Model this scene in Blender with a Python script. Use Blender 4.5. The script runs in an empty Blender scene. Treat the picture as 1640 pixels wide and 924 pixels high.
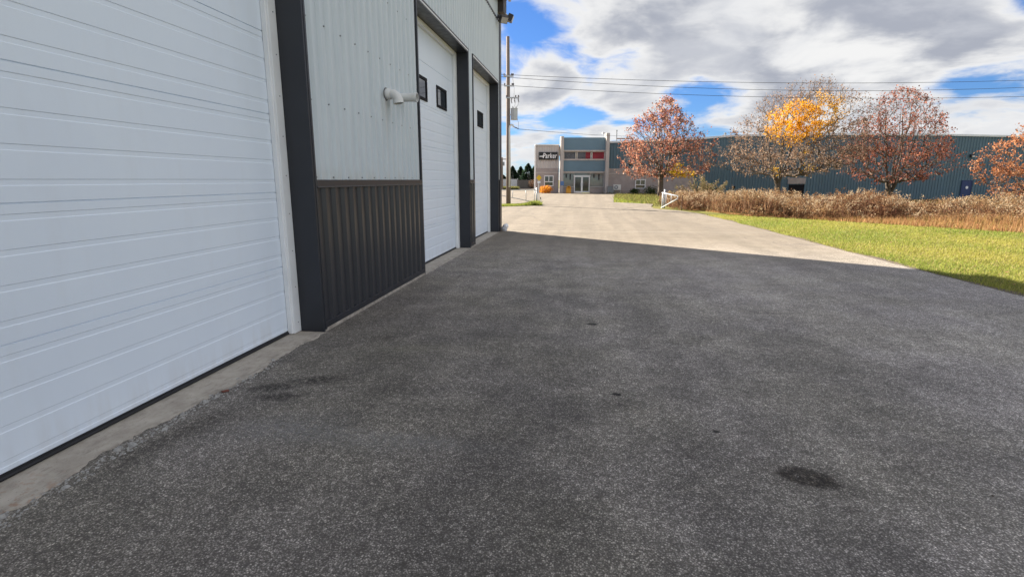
import bpy, math, random
import numpy as np
R_ = math.radians
random.seed(7); rng = np.random.default_rng(11)
S = bpy.context.scene
C = S.collection

# ------------------------------------------------------------------ camera
CAM_H = 1.6; FPX = 855.0; PITCH = R_(11.503); YAW = R_(8.153)
cd = bpy.data.cameras.new('camera'); cam = bpy.data.objects.new('camera', cd); C.objects.link(cam)
cam.location = (0, 0, CAM_H); cam.rotation_euler = (R_(90) - PITCH, 0, YAW)
cd.sensor_width = 36; cd.lens = 36 * FPX / 1640; cd.clip_start = 0.05; cd.clip_end = 6000
S.camera = cam

# ------------------------------------------------------------------ light
SUN_DIR = np.array([-.805, .593, 0.0]); SUN_EL = R_(30.5)      # horizontal direction towards the sun
S.view_settings.view_transform = 'Standard'; S.view_settings.look = 'None'
S.view_settings.gamma = 1; S.view_settings.use_curve_mapping = False
S.view_settings.exposure = 1.95
SUN_STRENGTH = 5.0; SKY_STRENGTH = .05; CLOUD_STRENGTH = .235

sl = bpy.data.lights.new('sun', 'SUN'); so = bpy.data.objects.new('sun', sl); C.objects.link(so)
sl.energy = SUN_STRENGTH; sl.angle = R_(.5); sl.color = (1, .90, .76)
from mathutils import Vector
sv = Vector((SUN_DIR[0]*math.cos(SUN_EL), SUN_DIR[1]*math.cos(SUN_EL), math.sin(SUN_EL)))
so.rotation_euler = sv.to_track_quat('Z', 'Y').to_euler(); so.location = (-20, 20, 30)

class NT:
    """small node-graph builder"""
    def __init__(s, tree): s.t = tree; s.n = tree.nodes; s.l = tree.links
    def node(s, ty, **kw):
        n = s.n.new(ty)
        for k, v in kw.items(): setattr(n, k, v)
        return n
    def put(s, sock, v):
        if isinstance(v, bpy.types.NodeSocket): s.l.new(v, sock)
        elif v is not None: sock.default_value = v
    def math(s, op, a, b=None, c=None, clamp=False):
        n = s.node('ShaderNodeMath', operation=op, use_clamp=clamp)
        s.put(n.inputs[0], a)
        if b is not None: s.put(n.inputs[1], b)
        if c is not None: s.put(n.inputs[2], c)
        return n.outputs[0]
    def vmath(s, op, a, b=None):
        n = s.node('ShaderNodeVectorMath', operation=op); s.put(n.inputs[0], a)
        if b is not None: s.put(n.inputs[1], b)
        return n.outputs['Value'] if op in ('DOT_PRODUCT', 'LENGTH', 'DISTANCE') else n.outputs[0]
    def noise(s, vec, scale, detail=4, rough=.5, dist=0, col=False):
        n = s.node('ShaderNodeTexNoise'); s.put(n.inputs['Vector'], vec)
        n.inputs['Scale'].default_value = scale; n.inputs['Detail'].default_value = detail
        n.inputs['Roughness'].default_value = rough; n.inputs['Distortion'].default_value = dist
        return n.outputs['Color' if col else 'Fac']
    def voro(s, vec, scale, feature='F1'):
        n = s.node('ShaderNodeTexVoronoi', feature=feature); s.put(n.inputs['Vector'], vec)
        n.inputs['Scale'].default_value = scale
        return n
    def ramp(s, fac, stops, interp='LINEAR'):
        n = s.node('ShaderNodeValToRGB'); s.put(n.inputs[0], fac); cr = n.color_ramp; cr.interpolation = interp
        while len(cr.elements) < len(stops): cr.elements.new(.5)
        for e, (p, c) in zip(cr.elements, stops):
            e.position = p; e.color = (c if len(c) == 4 else (*c, 1)) if not isinstance(c, (int, float)) else (c, c, c, 1)
        return n.outputs[0]
    def mrange(s, v, a, b, c=0., d=1., smooth=True):
        n = s.node('ShaderNodeMapRange'); n.interpolation_type = 'SMOOTHSTEP' if smooth else 'LINEAR'
        s.put(n.inputs[0], v)
        for i, q in zip((1, 2, 3, 4), (a, b, c, d)): n.inputs[i].default_value = q
        return n.outputs[0]
    def mix(s, fac, a, b, mode='MIX'):
        n = s.node('ShaderNodeMix', data_type='RGBA', blend_type=mode)
        s.put(n.inputs[0], fac)
        for sock, v in ((n.inputs[6], a), (n.inputs[7], b)):
            s.put(sock, (*v, 1) if isinstance(v, tuple) and len(v) == 3 else v)
        return n.outputs[2]
    def xyz(s, vec):
        n = s.node('ShaderNodeSeparateXYZ'); s.put(n.inputs[0], vec); return n.outputs
    def comb(s, x, y, z):
        n = s.node('ShaderNodeCombineXYZ'); s.put(n.inputs[0], x); s.put(n.inputs[1], y); s.put(n.inputs[2], z); return n.outputs[0]
    def bump(s, h, strength, dist):
        n = s.node('ShaderNodeBump'); s.put(n.inputs['Height'], h)
        n.inputs['Strength'].default_value = strength; n.inputs['Distance'].default_value = dist
        return n.outputs[0]

# ------------------------------------------------------------------ sky (world)
def wdir(x, y):                                                 # compass direction of a patch of blue
    a = -YAW + math.atan((x - 820) / 877.); e = math.atan((288 - y) / math.hypot(877., x - 820))
    a2 = a
    return (math.sin(a2) * math.cos(e), math.cos(a2) * math.cos(e), math.sin(e))
w = bpy.data.worlds.new('World'); S.world = w; w.use_nodes = True
w.node_tree.nodes.clear(); g = NT(w.node_tree)
tc = g.node('ShaderNodeTexCoord'); d = tc.outputs['Generated']
dn = g.node('ShaderNodeVectorMath', operation='NORMALIZE'); g.put(dn.inputs[0], d); d = dn.outputs[0]
sky = g.node('ShaderNodeTexSky', sky_type='NISHITA'); sky.sun_disc = False
sky.sun_elevation = SUN_EL; sky.sun_rotation = math.atan2(SUN_DIR[0], SUN_DIR[1]) % (2 * math.pi)
sky.air_density = 1.0; sky.dust_density = .25; sky.ozone_density = 3.5
X, Y, Z = g.xyz(d)
zz = g.math('ADD', g.math('MAXIMUM', Z, 0.0), .24)
P = g.comb(g.math('DIVIDE', X, zz), g.math('DIVIDE', Y, zz), g.math('MULTIPLY', Z, .5))
warp = g.noise(P, .9, 3, .5, col=True)
Pw = g.vmath('ADD', P, g.vmath('MULTIPLY', g.vmath('SUBTRACT', warp, (.5, .5, .5)), (.55, .55, .3)))
n1 = g.noise(Pw, 1.5, 9, .56)
n2 = g.noise(g.vmath('ADD', Pw, (3.1, 7.7, 1.3)), 3.2, 7, .58)
cov = g.math('ADD', g.math('MULTIPLY', n1, .68), g.math('MULTIPLY', n2, .32))
hole = None
for (px, py, rad, amt) in ((840, 62, .065, .10), (905, 85, .05, .05), (1010, 118, .06, .09), (1120, 185, .10, .10), (1620, 8, .12, .12),
                           (1500, 150, .06, .07), (900, 196, .07, .08), (1560, 128, .07, .06),
                           (1230, 60, .30, -.13), (1000, 60, .16, -.10), (1330, 110, .20, -.10), (870, 150, .08, -.09), (1000, 160, .08, -.08), (1580, 190, .14, -.08), (1590, 90, .10, -.10), (1520, 50, .09, -.08), (858, 12, .06, -.09), (880, 140, .07, -.05)):
    dist = g.vmath('DISTANCE', d, wdir(px, py))
    t = g.mrange(dist, 0, rad, amt, 0)
    hole = t if hole is None else g.math('ADD', hole, t)
cov = g.math('SUBTRACT', cov, hole)
alpha = g.mrange(cov, .430, .535)
thick = g.mrange(cov, .50, .64)
n3 = g.noise(g.vmath('ADD', Pw, (9.1, 2.7, 0)), 2.1, 6, .55)
thick2 = g.math('MULTIPLY', thick, g.mrange(n3, .38, .56), clamp=True)
ccol = g.mix(thick2, (1.0, 1.0, 1.0), (.46, .49, .57))
ccol = g.mix(g.mrange(n2, .40, .62), ccol, g.mix(.5, ccol, (.78, .80, .85)))
bgs = g.node('ShaderNodeBackground'); g.put(bgs.inputs[0], g.mix(1.0, sky.outputs[0], (.31, .47, .73), 'MULTIPLY')); bgs.inputs[1].default_value = SKY_STRENGTH
front = g.mrange(g.vmath('DOT_PRODUCT', d, (-SUN_DIR[0], -SUN_DIR[1], .1)), .05, .95, 1.0, 1.55)     # unseen clouds opposite the sun lit full face, brightened to lift the shaded wall
bgc = g.node('ShaderNodeBackground'); g.put(bgc.inputs[0], ccol); g.put(bgc.inputs[1], g.math('MULTIPLY', front, CLOUD_STRENGTH))
mx = g.node('ShaderNodeMixShader'); g.put(mx.inputs[0], alpha); g.l.new(bgs.outputs[0], mx.inputs[1]); g.l.new(bgc.outputs[0], mx.inputs[2])
wo = g.node('ShaderNodeOutputWorld'); g.l.new(mx.outputs[0], wo.inputs[0])
w.cycles.sampling_method = 'MANUAL'; w.cycles.sample_map_resolution = 1024

# ------------------------------------------------------------------ materials
def newmat(name):
    m = bpy.data.materials.new(name); m.use_nodes = True; m.node_tree.nodes.clear()
    g = NT(m.node_tree); out = g.node('ShaderNodeOutputMaterial'); b = g.node('ShaderNodeBsdfPrincipled')
    g.l.new(b.outputs[0], out.inputs[0])
    return m, g, b, out
def gpos(g): return g.node('ShaderNodeNewGeometry').outputs['Position']
def opos(g): return g.node('ShaderNodeTexCoord').outputs['Object']

def paint(name, col, rough=.45, var=.08, scale=3., bump=0., metal=0., spec=.5, streak=False, rv=.06):
    m, g, b, o = newmat(name); p = opos(g)
    q = g.vmath('MULTIPLY', p, (1, 1, .12)) if streak else p
    n = g.noise(q, scale, 6, .6)
    lo = tuple(c * (1 - var) for c in col); hi = tuple(min(1, c * (1 + var)) for c in col)
    c = g.mix(g.mrange(n, .3, .7), lo, hi); g.put(b.inputs['Base Color'], c)
    g.put(b.inputs['Roughness'], g.mrange(g.noise(p, scale * 4, 4), .3, .7, max(.02, rough - rv), rough + rv))
    b.inputs['Metallic'].default_value = metal; b.inputs['Specular IOR Level'].default_value = spec
    if bump: g.put(b.inputs['Normal'], g.bump(g.noise(p, scale * 12, 5), bump, .01))
    return m

def asphalt_mat():
    m, g, b, o = newmat('asphalt'); p = gpos(g)
    wob = g.vmath('ADD', g.vmath('MULTIPLY', g.vmath('SUBTRACT', g.noise(p, 5, 2, .5, col=True), (.5, .5, .5)), (.05, .05, 0)),
                  g.vmath('MULTIPLY', g.vmath('SUBTRACT', g.noise(p, 60, 3, .7, col=True), (.5, .5, .5)), (.035, .035, 0)))
    pw = g.vmath('ADD', p, wob)
    v1 = g.voro(p, 118); v2 = g.voro(p, 64)
    fine = g.noise(p, 260, 2, .7)
    rnd = g.xyz(v1.outputs['Color'])[0]; rnd2 = g.xyz(v2.outputs['Color'])[1]
    stone = g.ramp(rnd, [(0, .10), (.40, .155), (.68, .22), (.88, .36), (1, .62)])
    stone2 = g.ramp(rnd2, [(0, .10), (.65, .18), (.88, .32), (1, .56)])
    base = g.mix(.36, stone, stone2)
    gap = g.mrange(v1.outputs['Distance'], .30, .62)
    clm = g.mrange(g.noise(p, 17, 5, .7), .3, .7, .62, 1.35); base = g.mix(1.0, base, g.comb(clm, clm, clm), 'MULTIPLY')
    base = g.mix(g.math('MULTIPLY', gap, .80), base, (.042, .040, .038))
    base = g.mix(g.mrange(fine, .35, .75, 0, .35), base, (.16, .16, .155), 'MIX')
    # large tonal variation
    big = g.noise(g.vmath('MULTIPLY', p, (1, .55, 1)), .55, 5, .6)
    med = g.noise(g.vmath('MULTIPLY', p, (1, 1, 1)), 2.4, 6, .62)
    tone = g.math('MULTIPLY', g.mrange(big, .3, .7, .80, 1.16), g.mrange(med, .3, .72, .82, 1.15))
    base = g.mix(1.0, base, g.comb(tone, tone, tone), 'MULTIPLY')
    hue = g.mix(g.mrange(g.noise(p, .8, 3), .35, .65), (1.32, 1.20, 1.10), (1.38, 1.26, 1.09))
    base = g.mix(1.0, base, hue, 'MULTIPLY')
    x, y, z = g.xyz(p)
    sun_tint = g.math('MULTIPLY', g.mrange(y, 9, 16), 1.0)  # warm tan of the sunlit yard, painted into the asphalt colour
    base = g.mix(g.math('MULTIPLY', sun_tint, .72), base, g.mix(g.mrange(g.noise(p, 1.2, 6, .65), .3, .7), (.160, .132, .096), (.194, .162, .122)))
    lighten = g.mrange(g.math('ADD', g.math('ADD', g.math('MULTIPLY', x, .5), g.math('MULTIPLY', y, .28)), g.math('MULTIPLY', g.math('SUBTRACT', med, .5), 1.6)), .0, 3.6, .95, 1.75); lighten = g.math('ADD', 1.0, g.math('MULTIPLY', g.math('SUBTRACT', lighten, 1.0), g.math('SUBTRACT', 1.0, sun_tint))); base = g.mix(1.0, base, g.comb(lighten, lighten, lighten), 'MULTIPLY')  # near paving gets lighter to the right and further away
    # stains, each with its own outline
    grit = g.mrange(g.noise(p, 22, 6, .75), .38, .60, .15, 1.0)
    def blob(cx, cy, rx, ry, ang, soft=.35):
        qx = g.math('SUBTRACT', g.xyz(pw)[0], cx); qy = g.math('SUBTRACT', g.xyz(pw)[1], cy)
        ca, sa = math.cos(ang), math.sin(ang)
        u = g.math('ADD', g.math('MULTIPLY', qx, ca / rx), g.math('MULTIPLY', qy, sa / rx))
        v = g.math('ADD', g.math('MULTIPLY', qx, -sa / ry), g.math('MULTIPLY', qy, ca / ry))
        r = g.math('SQRT', g.math('ADD', g.math('MULTIPLY', u, u), g.math('MULTIPLY', v, v)))
        return g.mrange(r, 1 - soft, 1 + soft, 1, 0)
    for (cx, cy, rx, ry, an, k, s, col) in (
        (1.225, 2.872, .150, .094, -.40, .80, .235, (.036, .031, .027)), (1.20, 2.90, .24, .15, -.40, .30, .55, (.06, .056, .05)), (1.02, 3.02, .07, .03, -.5, .4, .5, (.05, .046, .042)), (1.33, 2.58, .05, .035, 0, .5, .5, (.05, .046, .042)),
        (1.36, 2.77, .10, .05, -.5, .35, .6, (.05, .048, .045)),
        (.25, 3.90, .036, .026, 0, .92, .2, (.014, .013, .013)), (.29, 3.74, .17, .09, 0, .38, .8, (.05, .048, .047)),
        (.07, 5.91, .06, .045, 0, .8, .3, (.025, .025, .025)), (.86, 3.37, .022, .016, 0, .85, .3, (.018, .018, .018)),
        (.61, 3.01, .06, .03, 0, .5, .5, (.035, .03, .03)), (-2.42, 3.66, .17, .08, .3, 1.0, .5, (.03, .03, .03)),
        (-2.15, 3.86, .20, .09, .3, 1.0, .5, (.035, .034, .034)), (-2.28, 3.48, .16, .07, .3, .9, .5, (.035, .034, .034)),
        (-2.55, 2.95, .26, .12, 1.3, .55, .7, (.045, .040, .035)), (-2.62, 2.55, .2, .1, 1.4, .4, .7, (.045, .040, .035)),
        (-1.32, 3.75, .28, .10, .1, .30, .7, (.045, .045, .047)), (-.95, 5.35, .3, .12, 0, .30, .7, (.05, .05, .05)),
        (2.5, 4.6, .5, .22, .2, .22, .8, (.05, .048, .05)), (2.0, 3.2, .4, .15, .3, .3, .8, (.05, .045, .04)),
        (-1.62, 4.78, .34, .10, .2, .30, .7, (.22, .21, .15)), (-1.55, 2.95, .55, .12, -.1, .30, .8, (.23, .23, .235)),
        (-1.9, 3.05, .35, .2, .4, .28, .8, (.20, .20, .21)), (-.95, 2.98, .4, .07, -.1, .28, .8, (.22, .22, .22)),
        (-2.0, 5.1, .25, .07, .8, .35, .7, (.05, .048, .045))):
        if max(col) < .1: tgt = g.mix(1.0, base, tuple(min(.9, c * 5.2) for c in col), 'MULTIPLY'); k = min(1, k * 1.25)
        else: tgt = col
        base = g.mix(g.math('MULTIPLY', g.math('MULTIPLY', blob(cx, cy, rx, ry, an, s), grit if s > .4 else (g.mrange(grit, .15, 1.0, .72, 1.0) if s < .25 and rx > .1 else 1.0)), k), base, tgt)
    # transverse paving joint where the older mat begins
    jy = g.math('ABSOLUTE', g.math('SUBTRACT', g.math('ADD', g.xyz(pw)[1], g.math('MULTIPLY', x, -.07)), 17.05))
    base = g.mix(g.mrange(jy, .02, .10, .35, 0), base, (.33, .31, .27))
    trk = g.noise(g.vmath('ADD', g.vmath('MULTIPLY', p, (1.6, .07, 1)), g.vmath('MULTIPLY', g.noise(p, .06, 2, .5, col=True), (2.5, 0, 0))), 1.0, 4, .6)
    tk = g.mrange(trk, .40, .60, .90, 1.06); base = g.mix(1.0, base, g.comb(tk, tk, tk), 'MULTIPLY')
    crk = g.voro(g.vmath('ADD', p, g.vmath('MULTIPLY', g.noise(p, 1.3, 5, .6, col=True), (1.1, 1.1, 0))), .16, 'DISTANCE_TO_EDGE')
    ck = g.math('MULTIPLY', g.mrange(crk.outputs['Distance'], .001, .005, 1, 0), g.mrange(y, 12, 16))
    base = g.mix(g.math('MULTIPLY', ck, .55), base, (.07, .065, .06))
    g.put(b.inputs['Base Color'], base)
    b.inputs['Roughness'].default_value = .82; b.inputs['Specular IOR Level'].default_value = .35
    h = g.math('ADD', g.math('MULTIPLY', g.math('SUBTRACT', 1.0, v1.outputs['Distance']), .7), g.math('MULTIPLY', fine, .4))
    g.put(b.inputs['Normal'], g.bump(h, .55, .006))
    return m

def concrete_mat():
    m, g, b, o = newmat('concrete'); p = gpos(g)
    n = g.noise(p, 5, 8, .65); n2 = g.noise(g.vmath('MULTIPLY', p, (1.6, .6, 1)), 14, 6, .7)
    c = g.ramp(n, [(.3, (.31, .27, .225)), (.55, (.43, .385, .325)), (.75, (.51, .465, .40))])
    c = g.mix(g.mrange(n2, .5, .72, 0, .55), c, (.17, .15, .125))
    pit = g.voro(p, 34); c = g.mix(g.mrange(pit.outputs['Distance'], .05, .16, .6, 0), c, (.13, .115, .10))
    x, y, z = g.xyz(p)
    rust = g.math('MULTIPLY', g.mrange(g.noise(p, 16, 6, .7), .50, .68), g.mrange(y, 2.0, 2.45, 1, 0))
    c = g.mix(g.math('MULTIPLY', rust, .75), c, (.30, .13, .06))
    edge = g.math('MULTIPLY', g.mrange(x, -2.90, -2.76), g.mrange(n2, .38, .6))
    c = g.mix(g.math('MULTIPLY', edge, .45), c, (.16, .14, .12))
    g.put(b.inputs['Base Color'], c); b.inputs['Roughness'].default_value = .9
    g.put(b.inputs['Normal'], g.bump(g.math('ADD', n2, g.noise(p, 90, 3)), .5, .006))
    return m

def ground_mat():
    m, g, b, o = newmat('turf_soil'); p = gpos(g)
    n = g.noise(p, .35, 6, .6); n2 = g.noise(p, 6, 6, .7)
    c = g.mix(g.mrange(n, .35, .65), (.105, .120, .026), (.165, .150, .040))
    c = g.mix(g.mrange(n2, .35, .75), c, g.mix(.5, c, (.15, .115, .055)))
    # bare dirt lip along the edge of the paving
    x, y, z = g.xyz(p)
    lip = g.math('MULTIPLY', g.mrange(g.math('ADD', x, g.math('MULTIPLY', n2, .35)), 6.25, 6.42, 1, 0), g.mrange(y, 12, 16, 1, 0))
    c = g.mix(lip, c, (.085, .062, .042))
    g.put(b.inputs['Base Color'], c); b.inputs['Roughness'].default_value = .95
    b.inputs['Specular IOR Level'].default_value = .1
    g.put(b.inputs['Normal'], g.bump(n2, .6, .05))
    return m

def leaf_mat(name, trans=.45, rough=.6):
    m, g, b, o = newmat(name)
    a = g.node('ShaderNodeAttribute', attribute_name='Col'); c = a.outputs['Color']
    g.put(b.inputs['Base Color'], c); b.inputs['Roughness'].default_value = rough; b.inputs['Specular IOR Level'].default_value = .25
    t = g.node('ShaderNodeBsdfTranslucent'); g.put(t.inputs[0], c)
    mx = g.node('ShaderNodeMixShader'); mx.inputs[0].default_value = trans
    g.l.new(b.outputs[0], mx.inputs[1]); g.l.new(t.outputs[0], mx.inputs[2]); g.l.new(mx.outputs[0], o.inputs[0])
    return m

def glass_mat(name, col=(.02, .025, .03), rough=.04, spec=.8):
    m, g, b, o = newmat(name)
    g.put(b.inputs['Base Color'], g.mix(g.noise(opos(g), 2.5, 3), tuple(c*.7 for c in col), tuple(c*1.3 for c in col)))
    b.inputs['Roughness'].default_value = rough; b.inputs['Specular IOR Level'].default_value = spec; b.inputs['IOR'].default_value = 1.55
    return m

def door_mat():
    m, g, b, o = newmat('white_door_steel'); p = opos(g)
    n = g.noise(p, 1.1, 5, .6); grain = g.noise(g.vmath('MULTIPLY', p, (1, .12, 1)), 260, 2, .6)
    streak = g.noise(g.vmath('MULTIPLY', p, (1, 1.6, .25)), 5, 5, .6)
    c = g.mix(g.mrange(n, .3, .7), (.72, .79, .87), (.75, .82, .89))
    c = g.mix(g.mrange(streak, .48, .75, 0, .12), c, (.62, .63, .63))
    z = g.xyz(p)[2]
    grime = g.math('MULTIPLY', g.mrange(z, .0, .35, 1, 0), g.mrange(streak, .35, .65))
    c = g.mix(g.math('MULTIPLY', grime, .22), c, (.50, .47, .42))
    g.put(b.inputs['Base Color'], c); b.inputs['Roughness'].default_value = .42
    g.put(b.inputs['Normal'], g.bump(g.math('ADD', g.math('MULTIPLY', grain, .25), g.math('MULTIPLY', g.noise(p, 1.6, 2), 3)), .10, .01))
    return m

def siding_mat():
    m, g, b, o = newmat('light_steel_siding'); p = opos(g)
    st = g.noise(g.vmath('MULTIPLY', p, (1, 2.2, .22)), 4, 6, .6)
    c = g.mix(g.mrange(st, .3, .72), (.52, .575, .60), (.58, .63, .65))
    x, y, z = g.xyz(p)
    # exhaust soot and drip marks below the vent pipe
    soot = g.math('MULTIPLY', g.mrange(g.math('ABSOLUTE', g.math('SUBTRACT', y, 7.32)), .0, .16, 1, 0), g.mrange(z, 1.9, 2.68))
    soot = g.math('MULTIPLY', soot, g.mrange(z, 2.72, 2.76, 1, 0))
    c = g.mix(g.math('MULTIPLY', soot, .55), c, (.36, .33, .27))
    low = g.math('MULTIPLY', g.mrange(z, 1.6, 1.78, 1, 0), g.mrange(st, .42, .62))
    c = g.mix(g.math('MULTIPLY', low, .30), c, (.40, .36, .27))
    g.put(b.inputs['Base Color'], c); b.inputs['Roughness'].default_value = .38; b.inputs['Specular IOR Level'].default_value = .5
    g.put(b.inputs['Normal'], g.bump(g.noise(p, 2.2, 3), .12, .03))
    return m

M = dict(
    asphalt=asphalt_mat(), concrete=concrete_mat(), ground=ground_mat(), leaf=leaf_mat('leaves'), blade=leaf_mat('grass_blades', .5, .55),
    weed=leaf_mat('dry_weeds', .45, .9), door=door_mat(), siding=siding_mat(),
    dark=paint('charcoal_steel', (.021, .023, .029), .42, .12, 2.5, spec=.5),
    wains=paint('charcoal_siding', (.033, .034, .039), .30, .03, 1.2, spec=.5, rv=.012),
    white=paint('white_trim', (.78, .79, .79), .4, .04), seal=paint('black_rubber', (.012, .012, .014), .6),
    pvc=paint('grey_white_pvc', (.68, .68, .655), .4, .05, 6), hole=paint('pipe_inside', (.02, .02, .02), .8),
    screw=paint('galvanised_screw', (.24, .25, .25), .5, .1), soffit=paint('dark_brown_soffit', (.045, .036, .034), .6, .1),
    winframe=paint('black_window_frame', (.010, .010, .013), .7, spec=.15), glass=glass_mat('window_glass'),
    teal=paint('teal_steel_siding', (.085, .150, .190), .5, .07, .5, streak=True), tealflat=paint('teal_panel', (.125, .21, .27), .5, .05, .6),
    beige=paint('beige_steel_siding', (.52, .485, .46), .6, .05, .8, streak=True), mason=paint('taupe_masonry', (.36, .315, .295), .85, .10, 1.5, .3),
    stucco=paint('beige_stucco', (.47, .43, .40), .85, .06, 1.2), flash=paint('pale_roof_flashing', (.74, .76, .78), .5, .06, 1.),
    roofm=paint('roof_membrane', (.30, .31, .32), .8), red=paint('red_blind', (.25, .02, .035), .7, .15, 1.5),
    greywin=paint('tinted_glazing', (.075, .075, .085), .25, .25, 1.2), signblack=paint('black_sign_board', (.012, .012, .014), .5),
    bluedoor=paint('navy_door', (.015, .035, .13), .5), signwhite=paint('white_lettering', (.85, .85, .85), .6, .02),
    orange=paint('orange_planter', (.72, .33, .02), .5, .08), acbox=paint('air_conditioner_casing', (.66, .66, .62), .5, .05),
    greybox=paint('grey_cabinet', (.22, .24, .25), .5), yellow=paint('yellow_sign', (.72, .46, .02), .5), blue=paint('blue_sign_paint', (.10, .20, .42), .5),
    wood=paint('weathered_pole_wood', (.20, .155, .125), .9, .2, 6, .4, streak=True), steel=paint('galvanised_steel', (.42, .44, .44), .45, .08, 5, metal=.3),
    rusty=paint('rusty_steel', (.16, .085, .05), .85, .25, 8), gatewhite=paint('white_gate_paint', (.45, .48, .50), .5, .06, 5),
    insul=paint('porcelain_insulator', (.12, .10, .10), .3), wire=paint('wire_black', (.03, .03, .03), .6),
    fence=paint('grey_board_fence', (.16, .15, .14), .9, .2, 3), wallwhite=paint('white_panel_wall', (.60, .62, .64), .7, .08, 1),
    mulch=paint('reddish_mulch', (.13, .065, .045), .95, .35, 9, .8), bark=paint('tree_bark', (.105, .085, .068), .95, .25, 9, .6),
    barkpale=paint('pale_tree_bark', (.20, .175, .15), .95, .25, 9, .6), stone=paint('loose_chip', (.33, .32, .30), .9, .3, 40, .4),
    brick=paint('red_chip', (.15, .055, .04), .9, .2, 30), dirt=paint('bare_dirt', (.10, .075, .052), .95, .3, 6, .8), plastic=paint('white_plastic', (.75, .76, .78), .45),
    darkfix=paint('fixture_bronze', (.03, .025, .025), .5), lens=glass_mat('lamp_lens', (.35, .35, .35), .2),
)

# ------------------------------------------------------------------ mesh helpers
class MB:
    def __init__(s): s.v = []; s.f = []; s.m = []; s.k = 0
    def poly(s, pts, k=None):
        i = len(s.v); s.v += [tuple(p) for p in pts]; s.f.append(tuple(range(i, i + len(pts)))); s.m.append(s.k if k is None else k)
    def box(s, x0, x1, y0, y1, z0, z1, k=None):
        i = len(s.v)
        s.v += [(x, y, z) for z in (z0, z1) for y in (y0, y1) for x in (x0, x1)]
        for f in ((0, 2, 3, 1), (4, 5, 7, 6), (0, 1, 5, 4), (2, 6, 7, 3), (0, 4, 6, 2), (1, 3, 7, 5)):
            s.f.append(tuple(i + j for j in f)); s.m.append(s.k if k is None else k)
        return s
    def tube(s, pts, rad, n=8, cap=True, k=None):
        pts = [Vector(p) for p in pts]; rs = rad if isinstance(rad, (list, tuple)) else [rad] * len(pts)
        up = Vector((0, 0, 1)); rings = []; prev = None
        for i, p in enumerate(pts):
            a = pts[max(0, i - 1)]; c = pts[min(len(pts) - 1, i + 1)]; t = (c - a).normalized()
            if prev is None:
                u = t.cross(up)
                if u.length < .05: u = t.cross(Vector((1, 0, 0)))
            else: u = prev - t * prev.dot(t)
            u.normalize(); prev = u; v = t.cross(u)
            b = len(s.v)
            for j in range(n):
                q = 2 * math.pi * j / n
                s.v.append(tuple(p + (u * math.cos(q) + v * math.sin(q)) * rs[i]))
            rings.append(b)
        for a, b in zip(rings, rings[1:]):
            for j in range(n):
                s.f.append((a + j, a + (j + 1) % n, b + (j + 1) % n, b + j)); s.m.append(s.k if k is None else k)
        if cap:
            for b, rv in ((rings[0], True), (rings[-1], False)):
                r = [b + j for j in range(n)]
                s.f.append(tuple(reversed(r) if rv else r)); s.m.append(s.k if k is None else k)
        return s
    def build(s, name, mats, parent=None, smooth=False, bevel=0, loc=None):
        me = bpy.data.meshes.new(name); me.from_pydata(s.v, [], s.f)
        for m in (mats if isinstance(mats, (list, tuple)) else [mats]): me.materials.append(m)
        me.polygons.foreach_set('material_index', s.m)
        if smooth: me.polygons.foreach_set('use_smooth', [True] * len(s.f))
        me.update()
        o = bpy.data.objects.new(name, me); C.objects.link(o)
        if parent is not None: o.parent = parent
        if loc: o.location = loc
        if bevel:
            b = o.modifiers.new('bevel', 'BEVEL'); b.width = bevel; b.segments = 2; b.limit_method = 'ANGLE'; b.angle_limit = R_(40)
        return o
def tag(o, label=None, cat=None, group=None, kind=None):
    for k, v in (('label', label), ('category', cat), ('group', group), ('kind', kind)):
        if v: o[k] = v
    return o
def empty(name, loc=(0, 0, 0), rz=0, label=None, cat=None, group=None):
    o = bpy.data.objects.new(name, None); o.location = loc; o.rotation_euler = (0, 0, rz); C.objects.link(o); o.empty_display_size = .3
    return tag(o, label, cat, group)
def quads(name, ctr, ax, ay, col, mat, parent=None, tri=False):
    """many small leaf-size faces: centre, half axes, colour per face"""
    n = len(ctr)
    if tri: vv = np.stack([ctr - ax, ctr + ax, ctr + ay], 1).reshape(-1, 3); k = 3
    else: vv = np.stack([ctr - ay, ctr + ax, ctr + ay, ctr - ax], 1).reshape(-1, 3); k = 4
    me = bpy.data.meshes.new(name)
    me.vertices.add(n * k); me.vertices.foreach_set('co', vv.astype(np.float32).ravel())
    me.loops.add(n * k); me.loops.foreach_set('vertex_index', np.arange(n * k, dtype=np.int32))
    me.polygons.add(n); me.polygons.foreach_set('loop_start', np.arange(0, n * k, k, dtype=np.int32))
    me.update(calc_edges=True)
    ca = me.color_attributes.new('Col', 'FLOAT_COLOR', 'CORNER')
    cc = np.repeat(np.concatenate([col, np.ones((n, 1))], 1), k, 0).astype(np.float32); ca.data.foreach_set('color', cc.ravel())
    me.materials.append(mat); me.validate()
    o = bpy.data.objects.new(name, me); C.objects.link(o)
    if parent is not None: o.parent = parent
    return o
def rdir(n):
    v = rng.normal(size=(n, 3)); return v / np.linalg.norm(v, axis=1, keepdims=True)
def pal(cols, n, jit=.18):
    c = np.array(cols)[rng.integers(0, len(cols), n)]
    return np.clip(c * (1 + rng.normal(size=(n, 1)) * jit), .004, .95)

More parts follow.
